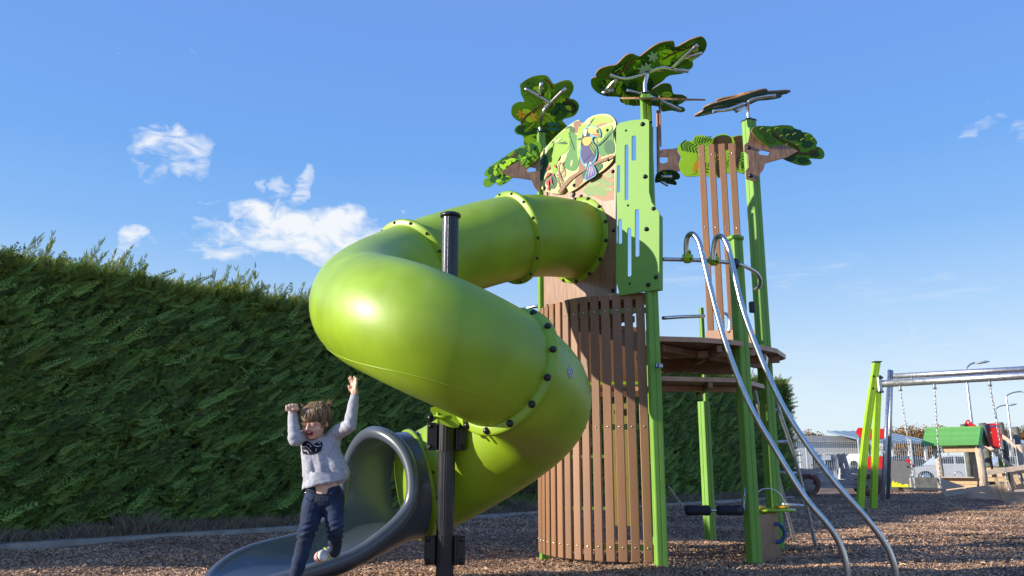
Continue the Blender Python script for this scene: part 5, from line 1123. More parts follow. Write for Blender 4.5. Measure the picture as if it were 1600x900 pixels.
# ------------------------------------------------------------------ fence, wall, car park, building
fY = 40.0
lot = MB().add([(-200, fY+1.6, .03), (300, fY+1.6, .03), (300, 120, .03), (-200, 120, .03)], [(0, 1, 2, 3)]); lot.build('car_park', mat('asphalt', (.07, .07, .075), .9, var=.2, vscale=2, bump=.3), kind='structure', org=(0, 60, 0))
lot = MB().add([(-200, fY-5, .0), (300, fY-5, .0), (300, fY+1.6, .02), (-200, fY+1.6, .02)], [(0, 1, 2, 3)]); lot.build('grass_verge', mat('lawn', (.10, .17, .03), .95, var=.35, vscale=3, bump=.5), kind='structure', org=(0, 60, 0))
x0f, x1f = 9.0, 45.0
wall = MB().box(((P(1425, 750, 36).x+x1f)/2, 36.2, .18), (x1f-P(1425, 750, 36).x, .18, .46), bev=.01); tag(wall.build('low_wall', CONC), 'low pale concrete wall in front of the fence', 'wall')
fen = thing('mesh_fence', 'white welded mesh fence along the car park', 'fence', (26, fY, 0))
FW = mat('white_powder_coat', (.66, .67, .67), .5)
pan = MB(); pw = 2.5; H_ = 1.95
for i in range(int(pw/.10)): x = -pw/2+.05+.10*i; pan.box((x, 0, .12+H_/2), (.009, .009, H_))
for z in (.2, .55, .9, 1.25, 1.6, 1.95): pan.box((0, .014, z), (pw, .009, .012))
pme = pan.mesh('wire_panel', FW); pst = MB().box((0, 0, 1.05), (.07, .07, 2.15), bev=.008).mesh('post', FW); n_ = int((x1f-x0f)/pw)
for i in range(n_):
    x = x0f+pw*(i+.5); link('wire_panel', pme, Matrix.Translation((x, fY, 0)), fen); link('post', pst, Matrix.Translation((x-pw/2, fY+.02, 0)), fen)
link('post', pst, Matrix.Translation((x0f+pw*n_, fY+.02, 0)), fen)
a = P(1291, 715, fY-.06); MB().box((a.x, fY-.06, a.z), (.42, .01, .22)).build('sign_board', WHITEP, fen)
bY = 62.0
bd = thing('building', 'low pale grey flat roofed building beyond the fence', 'building', (P(1310, 745, bY).x, bY, 0))
WALLM = mat('pale_render', (.62, .62, .62), .8, var=.06); CLAD = mat('grey_cladding', (.42, .42, .41), .6, var=.1, vscale=3, stretch=(1, 1, .1)); GLASS = mat('window_glass', (.05, .07, .09), .08, var=.1)
xa, xb = P(1150, 700, bY).x, P(1362, 700, bY).x; zt = P(1310, 681, bY).z; zm = P(1310, 691, bY).z
MB().box(((xa+xb)/2, bY+6, zm/2), (xb-xa-.3, 11.7, zm)).build('wall', WALLM, bd); fz = MB()
for i in range(int((xb-xa)/.5)): fz.box((xa+.25+.5*i, bY-.05, (zt+zm)/2), (.49, .1, zt-zm))
tag(fz.build('roof_fascia', CLAD, bd), kind='stuff'); MB().box(((xa+xb)/2, bY+6, zt-.15), (xb-xa-.2, 11.6, .2)).build('roof', CLAD, bd)
for x in (1276, 1296, 1316, 1336):
    p_ = P(x, 712, bY); f_ = MB().box((p_.x, bY+.11, 1.25), (.75, .08, 1.1)).build('window', FW, bd); MB().box((p_.x, bY+.06, 1.25), (.66, .04, 1.0)).build('pane', GLASS, f_)
p_ = P(1262, 735, bY); d_ = MB().box((p_.x, bY+.1, 1.05), (.95, .1, 2.05)).build('door', FW, bd); MB().box((p_.x+.35, bY+.02, 1.0), (.04, .04, .14)).build('handle', BLACK, d_)
s2 = thing('shed', 'blue grey metal roofed shelter right of the pale building', 'shelter', (P(1405, 745, 56).x, 56, 0))
BM = mat('blue_metal_roof', (.20, .28, .37), .45, .2, var=.1)
def shed(xl_, xr_, ye, yr, Y, dep, root):
    a, b = P(xl_, ye, Y), P(xr_, ye, Y); zr = P(xl_, yr, Y+dep).z; nn = int((b.x-a.x)/.6)
    MB().add([(a.x, Y, a.z), (b.x, Y, a.z), (b.x, Y+dep, zr), (a.x, Y+dep, zr), (a.x, Y, a.z-.12), (b.x, Y, a.z-.12), (b.x, Y+dep, zr-.12), (a.x, Y+dep, zr-.12)], [(0, 1, 2, 3), (7, 6, 5, 4), (0, 4, 5, 1), (1, 5, 6, 2), (2, 6, 7, 3), (3, 7, 4, 0)]).build('roof', BM, root)
    for i in range(nn+1): x = a.x+(b.x-a.x)*i/nn; MB().bar((x, Y, a.z+.03), (x, Y+dep, zr+.03), .05, .05).build('roof_rib', BM, root)
    for x in np.linspace(a.x+.3, b.x-.3, 4):
        for y in (Y+.3, Y+dep-.3): MB().box((x, y, a.z/2-.05), (.14, .14, a.z)).build('post', FW, root)
shed(1364, 1455, 690, 673.5, 56, 8, s2)
s3 = thing('shed', 'farther blue roofed shelter at the right edge behind the street lamps', 'shelter', (P(1590, 745, 70).x, 70, 0))
shed(1548, 1640, 693, 684, 70, 8, s3)
# cars
def car(px, Y, col, label, fl=1):
    c = thing('parked_car', label, 'car', (P(px, 745, Y).x, Y, 0), 'cars parked beyond the fence'); o = WM[c.name].translation
    paint = mat('car_paint_'+col[0], col[1], .25, .2, coat=.8, var=.03); bodyp = [(-2.1, .35), (-2.15, .62), (-2.0, .80), (-1.2, .92), (-.55, 1.0), (1.55, 1.0), (2.05, .92), (2.15, .60), (2.1, .32), (1.75, .28), (1.7, .48), (1.5, .62), (1.2, .64), (.95, .5), (.88, .28), (-.88, .28), (-.95, .5), (-1.2, .64), (-1.5, .62), (-1.7, .48), (-1.75, .28)]
    cabp = [(-.95, .96), (-.35, 1.42), (.1, 1.48), (1.1, 1.46), (1.55, 1.28), (1.8, .98)]
    MB().slab([o+Vector((x*fl, -.86, z)) for x, z in bodyp], o+Vector((0, -.86, 0)), (0, -1, 0), 1.72).build('body', paint, c); cabin = MB().slab([o+Vector((x*fl, -.70, z)) for x, z in cabp], o+Vector((0, -.7, 0)), (0, -1, 0), 1.4).build('cabin', paint, c)
    for pl in ([(-.72, 1.03), (-.28, 1.37), (.25, 1.41), (.25, 1.03)], [(.33, 1.03), (.33, 1.41), (1.05, 1.38), (1.45, 1.2), (1.55, 1.03)]): MB().slab([o+Vector((x*fl, -.706, z)) for x, z in pl], o+Vector((0, -.706, 0)), (0, -1, 0), .01).build('window', GLASS, cabin)
    for x in (-1.32, 1.32):
        for y in (-.80, .80):
            w = MB().lathe(o+Vector((x, y+.09, .32)), [(.22, 0), (.32, .02), (.33, .09), (.32, .16), (.22, .18)], 20, (0, -1, 0)).build('wheel', BLACK, c); MB().lathe(o+Vector((x, y-.09, .32)), [(.001, .03), (.20, .012), (.21, 0)], 14, (0, -1, 0)).build('rim', STEEL, w)
    MB().box(o+Vector((-2.08*fl, -.6, .68)), (.10, .34, .14), bev=.02).build('headlight', WHT, c); MB().box(o+Vector((2.1*fl, -.6, .72)), (.08, .30, .16), bev=.02).build('tail_light', RED, c)
car(1478, 47, ('white', (.75, .75, .76)), 'white car parked behind the fence, seen between the playhouse posts')
car(1425, 50, ('blue', (.03, .08, .20)), 'dark blue car parked behind the fence left of the playhouse', -1)
car(1573, 49, ('silver', (.45, .47, .50)), 'silver car parked behind the fence at the right edge')
car(1370, 52, ('black', (.03, .03, .035)), 'black car parked behind the fence beyond the lime swing legs')
car(1528, 52, ('light_blue', (.10, .25, .45)), 'light blue car parked behind the fence right of the playhouse', -1)
# street lamps
def lamp(px, py_top, py_head, pxh, Y, label, lean=0):
    b_ = Vector((P(px, 745, Y).x, Y, 0)); t_ = P(px-3, py_top, Y); h_ = P(pxh, py_head, Y); l_ = thing('street_lamp', label, 'street lamp', b_, 'street lamps beyond the fence')
    q = [b_+Vector((0, 0, -.1)), b_+(t_-b_)*.5, t_]; dz = h_.z-t_.z; MB().tube([b_+Vector((0, 0, -.1)), Vector((b_.x, Y, t_.z*.5)), Vector((b_.x, Y, t_.z))]+smooth([Vector((b_.x, Y, t_.z)), Vector((b_.x+.08, Y, t_.z+dz*.55)), Vector((b_.x+(h_.x-b_.x)*.5, Y, t_.z+dz*.95)), h_], 4, False)[1:], [.10, .08, .065]+[.045]*12, 10).build('pole', GALV, l_)
    u = (1 if pxh > px else -1); MB().tube([h_+Vector((-.25*u, 0, -.04)), h_, h_+Vector((.3*u, 0, .06)), h_+Vector((.55*u, 0, .07))], [.05, .12, .13, .04], 10, flat_=.6).build('lamp_head', mat('pale_metal', (.6, .62, .62), .4, .3), l_)
lamp(1528, 585, 567, 1530, 44, 'nearest and tallest grey street lamp, behind the playhouse roof'); lamp(1568, 645, 633, 1578, 66, 'small grey street lamp with curved arm, left of the pair at the right edge'); lamp(1588, 625, 612, 1601, 60, 'grey street lamp with curved arm at the right edge of the picture')
# ------------------------------------------------------------------ far trees
def tree(x, Y, h_, w, col, label, n=4200, seed=1, lean=0):
    rq = random.Random(seed); t = thing('tree', label, 'tree', (x, Y, 0), 'trees on the horizon'); m = MB(); m.tube([(x, Y, -.2), (x+.1, Y, h_*.35), (x+.2, Y, h_*.7)], [w*.06, w*.045, w*.015], 8)
    for i in range(7): a = rq.uniform(0, 6.28); z = h_*rq.uniform(.25, .55); m.tube([(x+.1, Y, z), (x+math.cos(a)*w*.22, Y+math.sin(a)*w*.22, z+h_*.14), (x+math.cos(a)*w*.4, Y+math.sin(a)*w*.4, z+h_*.26)], [w*.025, w*.015, w*.005], 6)
    m.build('trunk', BARK, t); c = MB(); cl2 = [(Vector((x+rq.gauss(0, w*.24), Y+rq.gauss(0, w*.24), h_*rq.uniform(.42, .88))), w*rq.uniform(.12, .24)) for _ in range(12)]
    for _ in range(n):
        o_, r_ = rq.choice(cl2); d = Vector((rq.gauss(0, 1), rq.gauss(0, 1), rq.gauss(0, .8))).normalized(); q = o_+d*r_*rq.uniform(.5, 1.05); s = h_*rq.uniform(.016, .036); u = Vector((rq.gauss(0, 1), rq.gauss(0, 1), rq.gauss(0, 1))).normalized(); v = u.orthogonal().normalized()
        c.add([q-u*s, q-v*s*.6, q+u*s, q+v*s*.6], [(0, 1, 2, 3)])
    tag(c.build('crown', mat('foliage_'+col[0], col[1], .8, var=.4, col2=col[2], vscale=.6, trans=.3), t), kind='stuff')
OR = ('autumn', (.30, .13, .03), (.42, .24, .06)); GRN = ('green', (.07, .11, .03), (.16, .18, .05)); YLW = ('olive', (.20, .17, .05), (.30, .25, .08))
for px, yt, Y, w, c_, lb, sd in ((1425, 671, 105, 7, OR, 'orange autumn tree left of the playhouse roof', 1), (1446, 672, 112, 7, OR, 'second orange autumn tree, touching the playhouse roof', 2), (1570, 671, 100, 7, OR, 'brown autumn tree between the two curved lamps', 4),
                                (1595, 669, 108, 8, YLW, 'olive green tree at the right edge behind the lamps', 5), (1268, 676, 98, 5, OR, 'small brown tree beside the end of the hedge', 6), (1338, 676, 120, 6, GRN, 'green tree top above the pale building', 7), (1247, 682, 106, 5, GRN, 'low green tree just behind the hedge end', 8)):
    q = P(px, yt, Y); tree(q.x, Y, q.z*1.02, w, c_, lb, seed=sd)

def turn(o, deg): WM[o.name] = Matrix.Translation(WM[o.name].translation) @ Matrix.Rotation(R(deg), 4, 'Z'); o.matrix_basis = WM[o.name]
turn(ph, -38); turn(jeep, -12); turn(cab, -25); turn(toy, -24); turn(st, -24); turn(ramp, -22)
for o in [o for o in COL.objects if o.name.startswith('parked_car')]: turn(o, -8)
# ------------------------------------------------------------------ the child
GY = 5.12
CHP = lambda px, py, dy=0: P(px, py, GY+dy)
girl = thing('person', 'child in a grey sweater and blue jeans leaping off the slide with both arms raised', 'person', (CHP(500, 850).x, GY, 0))
SKIN = mat('skin', (.78, .48, .36), .5, var=.08, vscale=14); 
SKIN.node_tree.nodes['Principled BSDF'].inputs['Subsurface Weight'].default_value = .15; SKIN.node_tree.nodes['Principled BSDF'].inputs['Subsurface Radius'].default_value = (.02, .008, .004)
KNIT = mat('grey_sweater', (.37, .38, .44), .92, var=.10, vscale=60, bump=.14, bscale=240, col2=(.48, .49, .56))
JEAN = mat('blue_denim', (.009, .019, .052), .85, var=.35, vscale=10, bump=.3, bscale=260, col2=(.022, .042, .10))
def capsule(m, a, b, ra, rb, seg=16, fl=1.0, up0=None):
    a, b = Vector(a), Vector(b); d = (b-a).normalized() if (b-a).length > 1e-5 else Vector((0, 0, 1)); L_ = (b-a).length; pts = []; rs = []
    for t in (-1, -.85, -.5, 0): pts.append(a+d*ra*t*.999); rs.append(max(.0003, ra*math.sqrt(max(0, 1-t*t))))
    for t in (0.001, .5, .85, 1): pts.append(b+d*rb*t*.999); rs.append(max(.0003, rb*math.sqrt(max(0, 1-t*t))))
    m.tube(pts, rs, seg, True, flat_=fl, up0=up0)
def ellipsoid(m, c, r, rot=None, seg=20, rings=12):
    c = Vector(c); vs = []; fs = []
    for i in range(rings+1):
        a = math.pi*i/rings
        for k in range(seg):
            b = 2*math.pi*k/seg; v = Vector((r[0]*math.sin(a)*math.cos(b), r[1]*math.sin(a)*math.sin(b), r[2]*math.cos(a)))
            if rot is not None: v = rot @ v
            vs.append(c+v)
    for i in range(rings):
        for k in range(seg): fs.append((i*seg+k, (i+1)*seg+k, (i+1)*seg+(k+1) % seg, i*seg+(k+1) % seg))
    m.add(vs, fs, 0, True)
def limb(m, pts, rs, **k):
    for i in range(len(pts)-1): capsule(m, pts[i], pts[i+1], rs[i], rs[i+1], **k)
def fuse(m, name, mats, parent, voxel=.005, sm=6, disp=None):
    me = m.mesh('tmp', mats); o = bpy.data.objects.new('tmp', me); COL.objects.link(o)
    r = o.modifiers.new('r', 'REMESH'); r.mode = 'VOXEL'; r.voxel_size = voxel; s = o.modifiers.new('s', 'SMOOTH'); s.iterations = sm; s.factor = .6
    dg = bpy.context.evaluated_depsgraph_get(); dg.update(); nm = bpy.data.meshes.new_from_object(o.evaluated_get(dg)); bpy.data.objects.remove(o); nm.name = name
    if disp:
        n_ = len(nm.vertices); cs = [v.co.copy() for v in nm.vertices]; ns = [v.normal.copy() for v in nm.vertices]
        for v, c, nn in zip(nm.vertices, cs, ns): v.co = c+nn*disp(c)
    c = sum((v.co for v in nm.vertices), Vector())/len(nm.vertices); nm.transform(Matrix.Translation(-c))
    nm.polygons.foreach_set('use_smooth', [True]*len(nm.polygons)); nm.update(); 
    if not len(nm.materials): nm.materials.append(mats)
    return link(name, nm, Matrix.Translation(c), parent)
# joints
neck = CHP(496, 688, .02); chest = CHP(500, 700, .03); belly = CHP(508, 745, .02); hipc = CHP(506, 775, .02)
shL, elL, wrL = CHP(524, 678, .02), CHP(547, 664, -.10), CHP(554, 621, -.06)      # arm on the right of the picture
shR, elR, wrR = CHP(476, 683, .02), CHP(461, 686, -.10), CHP(457.5, 645, -.08)
hpL, knL, anL = CHP(520, 783, .02), CHP(524, 827, -.07), CHP(523, 862, .10)       # trailing leg
hpR, knR, anR = CHP(492, 783, .01), CHP(478, 838, -.12), CHP(461, 903, -.22)      # leading leg
ftR = anR+Vector((-.04, -.14, -.06))
# head frame
hc = CHP(492, 660, -.03)
fwd = Vector((-.32, -1, -.30)).normalized(); upv = (Vector((-.10, -.30, 1))-fwd*Vector((-.10, -.30, 1)).dot(fwd)).normalized(); rt = fwd.cross(upv).normalized()   # rt = picture-left .. her right
HM = Matrix((rt, fwd, upv)).transposed()
def hp(x, y, z): return hc+HM @ Vector((x, y, z))
b = MB()
ellipsoid(b, hp(0, -.012, .022), (.074, .088, .080), HM); ellipsoid(b, hp(0, .018, -.035), (.058, .060, .060), HM); ellipsoid(b, hp(0, .045, -.072), (.030, .026, .020), HM)
for s_ in (-1, 1):
    ellipsoid(b, hp(.036*s_, .046, -.030), (.026, .022, .024), HM); ellipsoid(b, hp(.030*s_, .072, .012), (.020, .010, .007), HM); ellipsoid(b, hp(.030*s_, .067, -.002), (.015, .010, .009), HM)
    ellipsoid(b, hp(.074*s_, -.008, -.012), (.008, .016, .022), HM)
capsule(b, hp(0, .078, .004), hp(0, .094, -.020), .006, .009); ellipsoid(b, hp(.010, .086, -.022), (.006, .006, .005), HM); ellipsoid(b, hp(-.010, .086, -.022), (.006, .006, .005), HM)
limb(b, [hp(0, -.02, -.05), neck, chest], [.036, .034, .05])
limb(b, [shL, elL, wrL], [.034, .026, .019]); limb(b, [shR, elR, wrR], [.034, .026, .019]); limb(b, [chest+Vector((-.05, .01, 0)), chest+Vector((.05, .01, 0))], [.06, .06])
limb(b, [chest, belly, hipc], [.082, .074, .068]); limb(b, [belly+Vector((-.035, 0, 0)), hipc+Vector((-.035, 0, 0))], [.060, .054]); limb(b, [belly+Vector((.035, 0, 0)), hipc+Vector((.035, 0, 0))], [.060, .054])
limb(b, [hpL, knL, anL], [.052, .036, .024]); limb(b, [hpR, knR, anR], [.052, .036, .024])
def finger(m, base, dirs, lens, rs):
    q = [Vector(base)]
    for d, l_ in zip(dirs, lens): q.append(q[-1]+Vector(d).normalized()*l_)
    limb(m, q, rs, seg=10)
# open hand (picture right): side-on, fingers up, thumb in front
pm = CHP(554, 610, -.06); hu = Vector((-.12, -.05, 1)).normalized(); hs = Vector((.55, -.80, 0)).normalized()
limb(b, [wrL, pm], [.020, .022]); 
for i, (off, ln_, tilt) in enumerate(((-.024, .030, (-.30, -.2, 1)), (-.009, .034, (-.22, 0, 1)), (.007, .032, (.02, .1, 1)), (.021, .026, (.10, .2, 1)))):
    base = pm+hs*off+hu*.020; capsule(b, pm+hs*off*.8-hu*.018, base, .0105, .0095, seg=10); finger(b, base, (tilt, (tilt[0]-.12, tilt[1]-.15, 1), (tilt[0]-.2, tilt[1]-.25, .9)), (ln_*.9, ln_*.62, ln_*.5), (.0092, .0085, .0078, .0066))
finger(b, pm+hs*(-.024)-hu*.012, ((-.7, -.5, .7), (-.35, -.3, 1)), (.026, .024), (.011, .0095, .0078))
# fist (picture left)
fm = CHP(457, 637.5, -.10); limb(b, [wrR, fm], [.020, .024]); fs_ = Vector((1, .15, .12)).normalized(); fu = Vector((-.05, -.35, 1)).normalized(); ff = Vector((0, -1, -.25)).normalized()
for i, off in enumerate((-.026, -.009, .009, .025)):
    kb_ = fm+fs_*off+fu*(.018-.004*abs(i-1.6)); capsule(b, fm+fs_*off*.85, kb_, .011, .0105, seg=10); finger(b, kb_, (ff*1+fu*.25, -fu*1+ff*.2, -ff*.8-fu*.1), (.021, .022, .015), (.0105, .0098, .009, .008))
finger(b, fm+fs_*.028-fu*.012, (ff+fs_*.3+fu*.3, -fs_*1+ff*.25), (.026, .026), (.011, .0102, .0085))
body = fuse(b, 'body', SKIN, girl, .0032, 3)
# jeans
j = MB(); wst = CHP(506, 769, .02)
limb(j, [wst+Vector((-.045, 0, 0)), hpR+Vector((0, .01, .01))], [.066, .074]); limb(j, [wst+Vector((.045, 0, 0)), hpL+Vector((0, .01, .01))], [.066, .072]); ellipsoid(j, hipc+Vector((0, .0, -.028)), (.122, .094, .064), None, 28, 18); ellipsoid(j, hipc+Vector((0, .01, -.075)), (.085, .085, .05), None, 28, 18)
limb(j, [hpR, hpR.lerp(knR, .5), knR, knR.lerp(anR, .35), anR+(knR-anR)*.02], [.073, .062, .049, .045, .037]); limb(j, [hpL, hpL.lerp(knL, .5), knL, knL.lerp(anL, .4), anL], [.071, .060, .047, .043, .036])
def wr_j(c):
    w = noise.noise(Vector((c.x*9, c.y*6, c.z*30)))*.0045+noise.noise(Vector((c.x*22, c.y*15, c.z*55+3)))*.0025
    k = math.exp(-((c.z-knR.z)/.06)**2)*.004*math.sin(c.z*170+c.x*60)+math.exp(-((c.z-knL.z)/.05)**2)*.004*math.sin(c.z*190-c.x*70); return w+k
jeans = fuse(j, 'jeans', JEAN, girl, .0045, 4, wr_j)
def cast(o):
    bv = BVHTree.FromPolygons([WM[o.name] @ v.co for v in o.data.vertices], [p_.vertices for p_ in o.data.polygons]); c = Vector((0, 0, CH))
    def f_(px, py):
        h_ = bv.ray_cast(c, (P(px, py, 1)-c).normalized()); return (h_[0], h_[1]) if h_[0] is not None else None
    return f_
jc = cast(jeans)
def seam(obj_cast, pts, w, m_, name, parent, off=.002):
    q = [obj_cast(*p_) for p_ in [(v.x, v.y) for v in smooth([Vector((a, b_, 0)) for a, b_ in pts], 5, False)]]; q = [a+n_*off for a, n_ in [t for t in q if t]]
    if len(q) > 2: return MB().tube(q, w, 6).build(name, m_, parent)
DJ = mat('dark_denim', (.008, .014, .035), .9, var=.2)
seam(jc, [(477, 765), (490, 771), (506, 773.5), (522, 771), (533, 765)], .0035, DJ, 'waistband', jeans); seam(jc, [(514, 774), (512, 782), (510, 791)], .0022, DJ, 'fly_seam', jeans)
seam(jc, [(479, 778), (484, 784), (489, 780), (492, 774)], .002, DJ, 'pocket_seam', jeans); seam(jc, [(521, 775), (525, 781), (531, 779)], .002, DJ, 'pocket_seam', jeans)
for q in ((517, 771.5), (478, 769.5)):
    h_ = jc(*q)
    if h_: bolt(h_[0]+h_[1]*.002, h_[1], .0048, jeans, SCREW, 'button')
# sweater
w_ = MB(); hem = CHP(509, 750, .02)
limb(w_, [shR+Vector((.01, 0, .0)), chest+Vector((-.04, 0, -.02)), CHP(491, 742, .02)], [.044, .076, .070]); limb(w_, [shL, chest+Vector((.045, 0, -.02)), CHP(528, 738, .02)], [.046, .078, .072]); limb(w_, [neck+Vector((0, .005, -.015)), chest, hem], [.050, .088, .078])
limb(w_, [shR, elR, elR.lerp(wrR, .6), wrR+(elR-wrR)*.05], [.046, .042, .034, .028]); limb(w_, [shL, shL.lerp(elL, .5), elL, elL.lerp(wrL, .5), wrL+(elL-wrL)*.05], [.048, .046, .043, .036, .029])
def wr_s(c):
    f_ = noise.noise(Vector((c.x*16+c.z*14, c.y*14, c.z*16-c.x*10)))*.0045+noise.noise(Vector((c.x*30, c.y*26, c.z*40+5)))*.0018
    r_ = math.exp(-((c-elL).length/.07)**2)*.0026*math.sin((c.z*.8+c.x)*120)+math.exp(-((c-elR).length/.06)**2)*.0026*math.sin((c.z-c.x*.3)*130); return f_+r_
sweater = fuse(w_, 'sweater', KNIT, girl, .0045, 5, wr_s)
# hem skirt of the sweater: an open, slightly flared band
def band(c, ax, rx, ry, h_, fl, parent, name, m_, wav=.004, seg=40, tilt=(0, 0)):
    m = MB(); vs = []; L_ = 6
    for lay, dr in ((0, 0), (1, -.006)):
        for i in range(L_+1):
            t = i/L_
            for k in range(seg):
                a = 2*math.pi*k/seg; r_ = 1+fl*t; wv = wav*noise.noise(Vector((math.cos(a)*3, math.sin(a)*3, t*2)))*2
                vs.append(c+Vector(((rx+dr)*r_*math.cos(a)+wv, (ry+dr)*r_*math.sin(a)+wv, -h_*t+tilt[0]*math.cos(a)*t+wv)))
    fs = []; o_ = (L_+1)*seg
    for i in range(L_):
        for k in range(seg): k2 = (k+1) % seg; fs.append((i*seg+k, i*seg+k2, (i+1)*seg+k2, (i+1)*seg+k)); fs.append((o_+i*seg+k, o_+(i+1)*seg+k, o_+(i+1)*seg+k2, o_+i*seg+k2))
    for k in range(seg): k2 = (k+1) % seg; fs.append((L_*seg+k, L_*seg+k2, o_+L_*seg+k2, o_+L_*seg+k))
    return m.add(vs, fs, 0, True).build(name, m_, parent)
band(CHP(509, 737.5, .02), None, .122, .096, .072, .10, sweater, 'hem', KNIT, tilt=(.030, 0), wav=.006)
def cuff(w0, e0, r_):
    d = (w0-e0).normalized(); MB().tube([w0-d*.03, w0-d*.004, w0+d*.012, w0+d*.012], [r_*.98, r_, r_*.98, r_*.8], 18).build('cuff', KNIT, sweater)
cuff(wrL, elL, .0275); cuff(wrR, elR, .0275)
MB().tube([neck+Vector((0, .0, -.012))+Vector((.046*math.cos(a), .042*math.sin(a), .010*math.sin(a)-.004)) for a in np.linspace(0, 2*math.pi, 24, endpoint=False)], .008, 8, closed=True).build('collar', KNIT, sweater)
# dark print on the chest
sc = cast(sweater); INK = mat('dark_print', (.012, .013, .022), .8); INK2 = mat('pale_print', (.42, .43, .52), .85)
cK = crop(.1557, 440, 620)
def chestprint(poly, m_, off, step=1.1):
    xs_ = [p_[0] for p_ in poly]; ys_ = [p_[1] for p_ in poly]; m = MB(); idx = {}
    nxp = int((max(xs_)-min(xs_))/step)+2; nyp = int((max(ys_)-min(ys_))/step)+2
    def vert(i, j_):
        if (i, j_) not in idx:
            h_ = sc(min(xs_)+i*step, min(ys_)+j_*step); idx[(i, j_)] = None if h_ is None else len(m.v)
            if h_ is not None: m.v.append(tuple(h_[0]+h_[1]*off))
        return idx[(i, j_)]
    for i in range(nxp):
        for j_ in range(nyp):
            if inside((min(xs_)+(i+.5)*step, min(ys_)+(j_+.5)*step), poly):
                q = [vert(i, j_), vert(i, j_+1), vert(i+1, j_+1), vert(i+1, j_)]
                if None not in q and max(Vector(m.v[a]).y for a in q)-min(Vector(m.v[a]).y for a in q) < .03: m.f.append(tuple(q)); m.mi.append(0); m.sm.append(True)
    if m.f: m.build('chest_print', m_, sweater)
chestprint(cK([(205, 480), (215, 455), (240, 442), (265, 445), (290, 462), (318, 480), (345, 462), (375, 448), (405, 452), (412, 480), (402, 520), (395, 545), (340, 572), (300, 582), (250, 580), (215, 572), (207, 530)]), INK, .0022, .55)
for l_ in ([(215, 500), (250, 500), (300, 545)], [(225, 540), (260, 545), (275, 575)], [(320, 485), (360, 500), (395, 490)], [(350, 520), (345, 545)], [(365, 465), (395, 462)], [(255, 470), (285, 480), (300, 505)]): 
    chestprint(ln(cK(l_), 1.5), INK2, .0032, .5)
# hair: a skull cap and many strands from the crown
HAIR = mat('brown_hair', (.11, .058, .03), .45, var=.45, vscale=25, col2=(.28, .17, .09), rnd=.0)
h_ = MB(); ellipsoid(h_, hp(0, -.018, .034), (.081, .092, .084), HM, 28, 18); ellipsoid(h_, hp(0, -.045, -.005), (.072, .060, .06), HM)
for s_ in (-1, 1): capsule(h_, hp(.070*s_, .015, .03), hp(.073*s_, .018, -.005), .013, .006)
for k in range(9):
    a = -.058+.0145*k; capsule(h_, hp(a*.7, .060, .085), hp(a, .082-.018*(a/.058)**2, .030-.004*(k % 2)), .012, .0085, seg=10)
hair = fuse(h_, 'hair', HAIR, girl, .004, 2, lambda c: .0022*noise.noise(Vector(((c-hc).dot(rt)*160, (c-hc).dot(fwd)*30, (c-hc).dot(upv)*14))))
HAIRL = mat('light_brown_hair', (.24, .14, .075), .45, var=.3, col2=(.46, .31, .18), vscale=30); st_ = MB(); st2 = MB(); rq = random.Random(4)
for k in range(420):
    u0 = rq.uniform(-math.pi, math.pi); crown = (rq.gauss(0, .012), -.035+rq.gauss(0, .01), .118)
    front = abs(u0) < 1.0; ex, ey = math.sin(u0), math.cos(u0); q = []
    endz = (.022+rq.uniform(-.006, .006)) if front else rq.uniform(-.035, .0); rad = 1+rq.uniform(-.01, .085)
    for t in np.linspace(0, 1, 7):
        el_ = (1-t); z = endz+(.118-endz)*math.cos(t*math.pi/2)**1.05; rr2 = math.sin(min(1, t*1.12)*math.pi/2)*(1-.10*max(0, t-.75)/.25*(not front))
        x = ex*.083*rr2*rad+crown[0]*(1-t); y = -.018*(1)+ey*(.102 if ey > 0 else .096)*rr2*rad-.017*(1-t); q.append(hp(x+rq.gauss(0, .0022), y+rq.gauss(0, .002), z*1.0+.003))
    (st_ if rq.random() < .55 else st2).tube(q, [.0022, .0028, .0028, .0026, .0022, .0016, .0005], 4)
for k in range(130):
    u0 = rq.uniform(1.3, 5.0); z0 = rq.uniform(.0, .11); ex, ey = math.sin(u0), math.cos(u0); s0 = hp(ex*.08, -.02+ey*.09, z0); d = HM @ Vector((ex, ey, rq.uniform(-.2, .8))); st2.tube([s0, s0+d*.012+Vector((0, 0, .004)), s0+d*.026+Vector((rq.gauss(0, .006), 0, rq.gauss(0, .006)))], [.0012, .001, .0004], 4)
tag(st_.build('hair_strands', HAIR, hair), kind='stuff'); tag(st2.build('hair_strands', HAIRL, hair), kind='stuff')
# face details
MOUTH = mat('mouth_interior', (.20, .015, .018), .6); LIP = mat('lips', (.60, .16, .14), .4); TEETH = mat('teeth', (.75, .70, .62), .3); LASH = mat('eyelash', (.03, .015, .01), .7); BROW = mat('eyebrow', (.12, .065, .035), .8)
bc = BVHTree.FromPolygons([WM[body.name] @ v.co for v in body.data.vertices], [p_.vertices for p_ in body.data.polygons])
def face(x, z, off=.001):
    h_ = bc.ray_cast(hp(x, .2, z), -fwd); return (h_[0]+h_[1]*off) if h_[0] is not None else hp(x, .07, z)
def fpatch(name, c, rx, rz, m_, off, k=18, cv=0):
    m = MB(); vs = [face(c[0], c[1], off)]+[face(c[0]+rx*math.cos(a)*r_, c[1]+rz*math.sin(a)*r_+cv*(math.cos(a)*r_)**2, off) for r_ in (.5, 1) for a in np.linspace(0, 2*math.pi, k, endpoint=False)]
    fs = [(0, 1+i, 1+(i+1) % k) for i in range(k)]+[(1+i, 1+k+i, 1+k+(i+1) % k, 1+(i+1) % k) for i in range(k)]; return m.add(vs, fs, 0, True).build(name, m_, body)
mc_ = (0, -.052); fpatch('mouth', mc_, .0245, .0140, MOUTH, .0012, cv=.008)
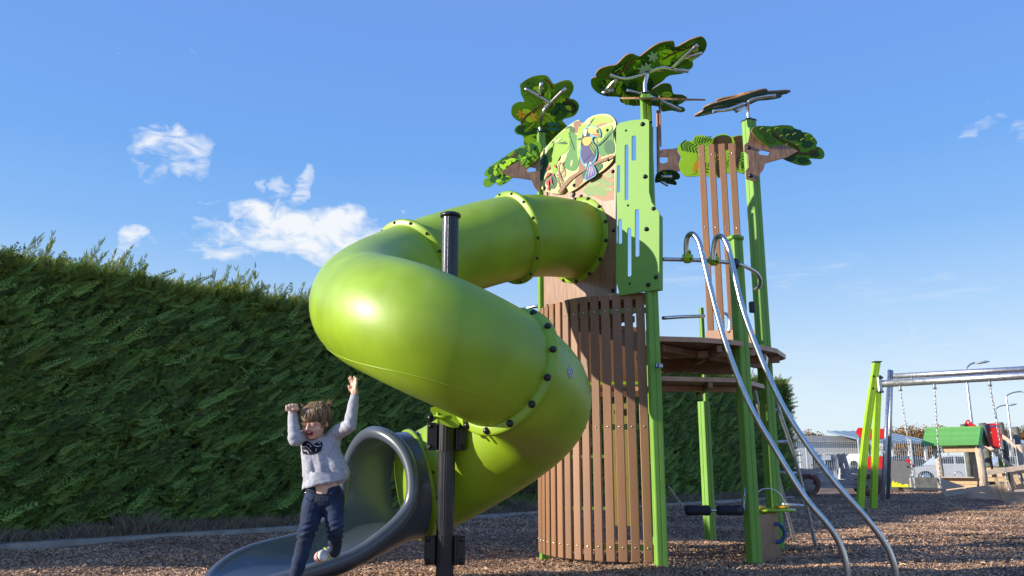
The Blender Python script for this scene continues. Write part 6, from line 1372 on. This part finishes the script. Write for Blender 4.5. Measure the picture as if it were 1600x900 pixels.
MB().tube([face(mc_[0]+.026*math.cos(a), mc_[1]+.0150*math.sin(a)+.008*math.cos(a)**2, .0012) for a in np.linspace(0, 2*math.pi, 26, endpoint=False)], .0034, 8, closed=True).build('lips', LIP, body)
fpatch('teeth', (0, -.0415), .0175, .0042, TEETH, .0024, cv=.006); fpatch('tongue', (0, -.061), .012, .006, mat('tongue', (.50, .10, .11), .4), .0026)
for s_ in (-1, 1):
    MB().tube([face(s_*(.031+.0145*u), .000-.0045*(1-u*u), .0012) for u in np.linspace(-1, 1, 9)], [.0006, .0012, .0017, .0019, .0019, .0019, .0017, .0014, .0006], 6).build('eyelash', LASH, body)
    MB().tube([face(s_*(.031+.018*u), .020+.004*(1-u*u), .001) for u in np.linspace(-1, 1, 7)], [.0008, .0018, .002, .002, .0018, .0014, .0006], 6).build('eyebrow', BROW, body)
    fpatch('nostril', (s_*.0065, -.0275), .0026, .0018, MOUTH, .0008, 10)
# trainers
def shoe(an, toe, sole_n, label=None):
    d = (toe-an).normalized(); n_ = (Vector(sole_n)-d*Vector(sole_n).dot(d)).normalized(); s_ = d.cross(n_); RM = Matrix((d, s_, -n_)).transposed(); c = an+d*.045+n_*.03
    m = MB(); ellipsoid(m, c-d*.03-n_*.012, (.045, .031, .036), RM); ellipsoid(m, c+d*.035, (.062, .034, .024), RM); ellipsoid(m, c-n_*.02-d*.035, (.034, .03, .03), RM)
    o = fuse(m, 'shoe', mat('white_shoe', (.75, .73, .70), .6), girl, .004, 4)
    q = []; 
    for a in np.linspace(0, 2*math.pi, 30, endpoint=False): q.append(c+d*(.09*math.cos(a)+.005)+s_*(.033*math.sin(a))*(1+.12*math.cos(a))+n_*.024)
    MB().slab(q, c+n_*.03, n_, .016, off=.004).build('sole', mat('coral_sole', (.70, .42, .36), .6), o)
    st = [c-d*.05-n_*.005+s_*.033*sg for sg in (1,)]; 
    for sg in (-1, 1): MB().tube([c-d*.045+n_*.008+s_*.0335*sg, c-d*.015-n_*.010+s_*.0345*sg, c+d*.015-n_*.012+s_*.033*sg], .006, 8, flat_=.5).build('stripe', mat('neon_yellow', (.65, .80, .02), .5), o)
    return o
shoe(anL+Vector((-.02, .02, .005)), CHP(506, 868, -.02), (-.72, -.25, -.35)); shoe(anR+Vector((0, 0, -.02)), anR+Vector((-.05, -.16, -.075)), (0, -.2, -1))
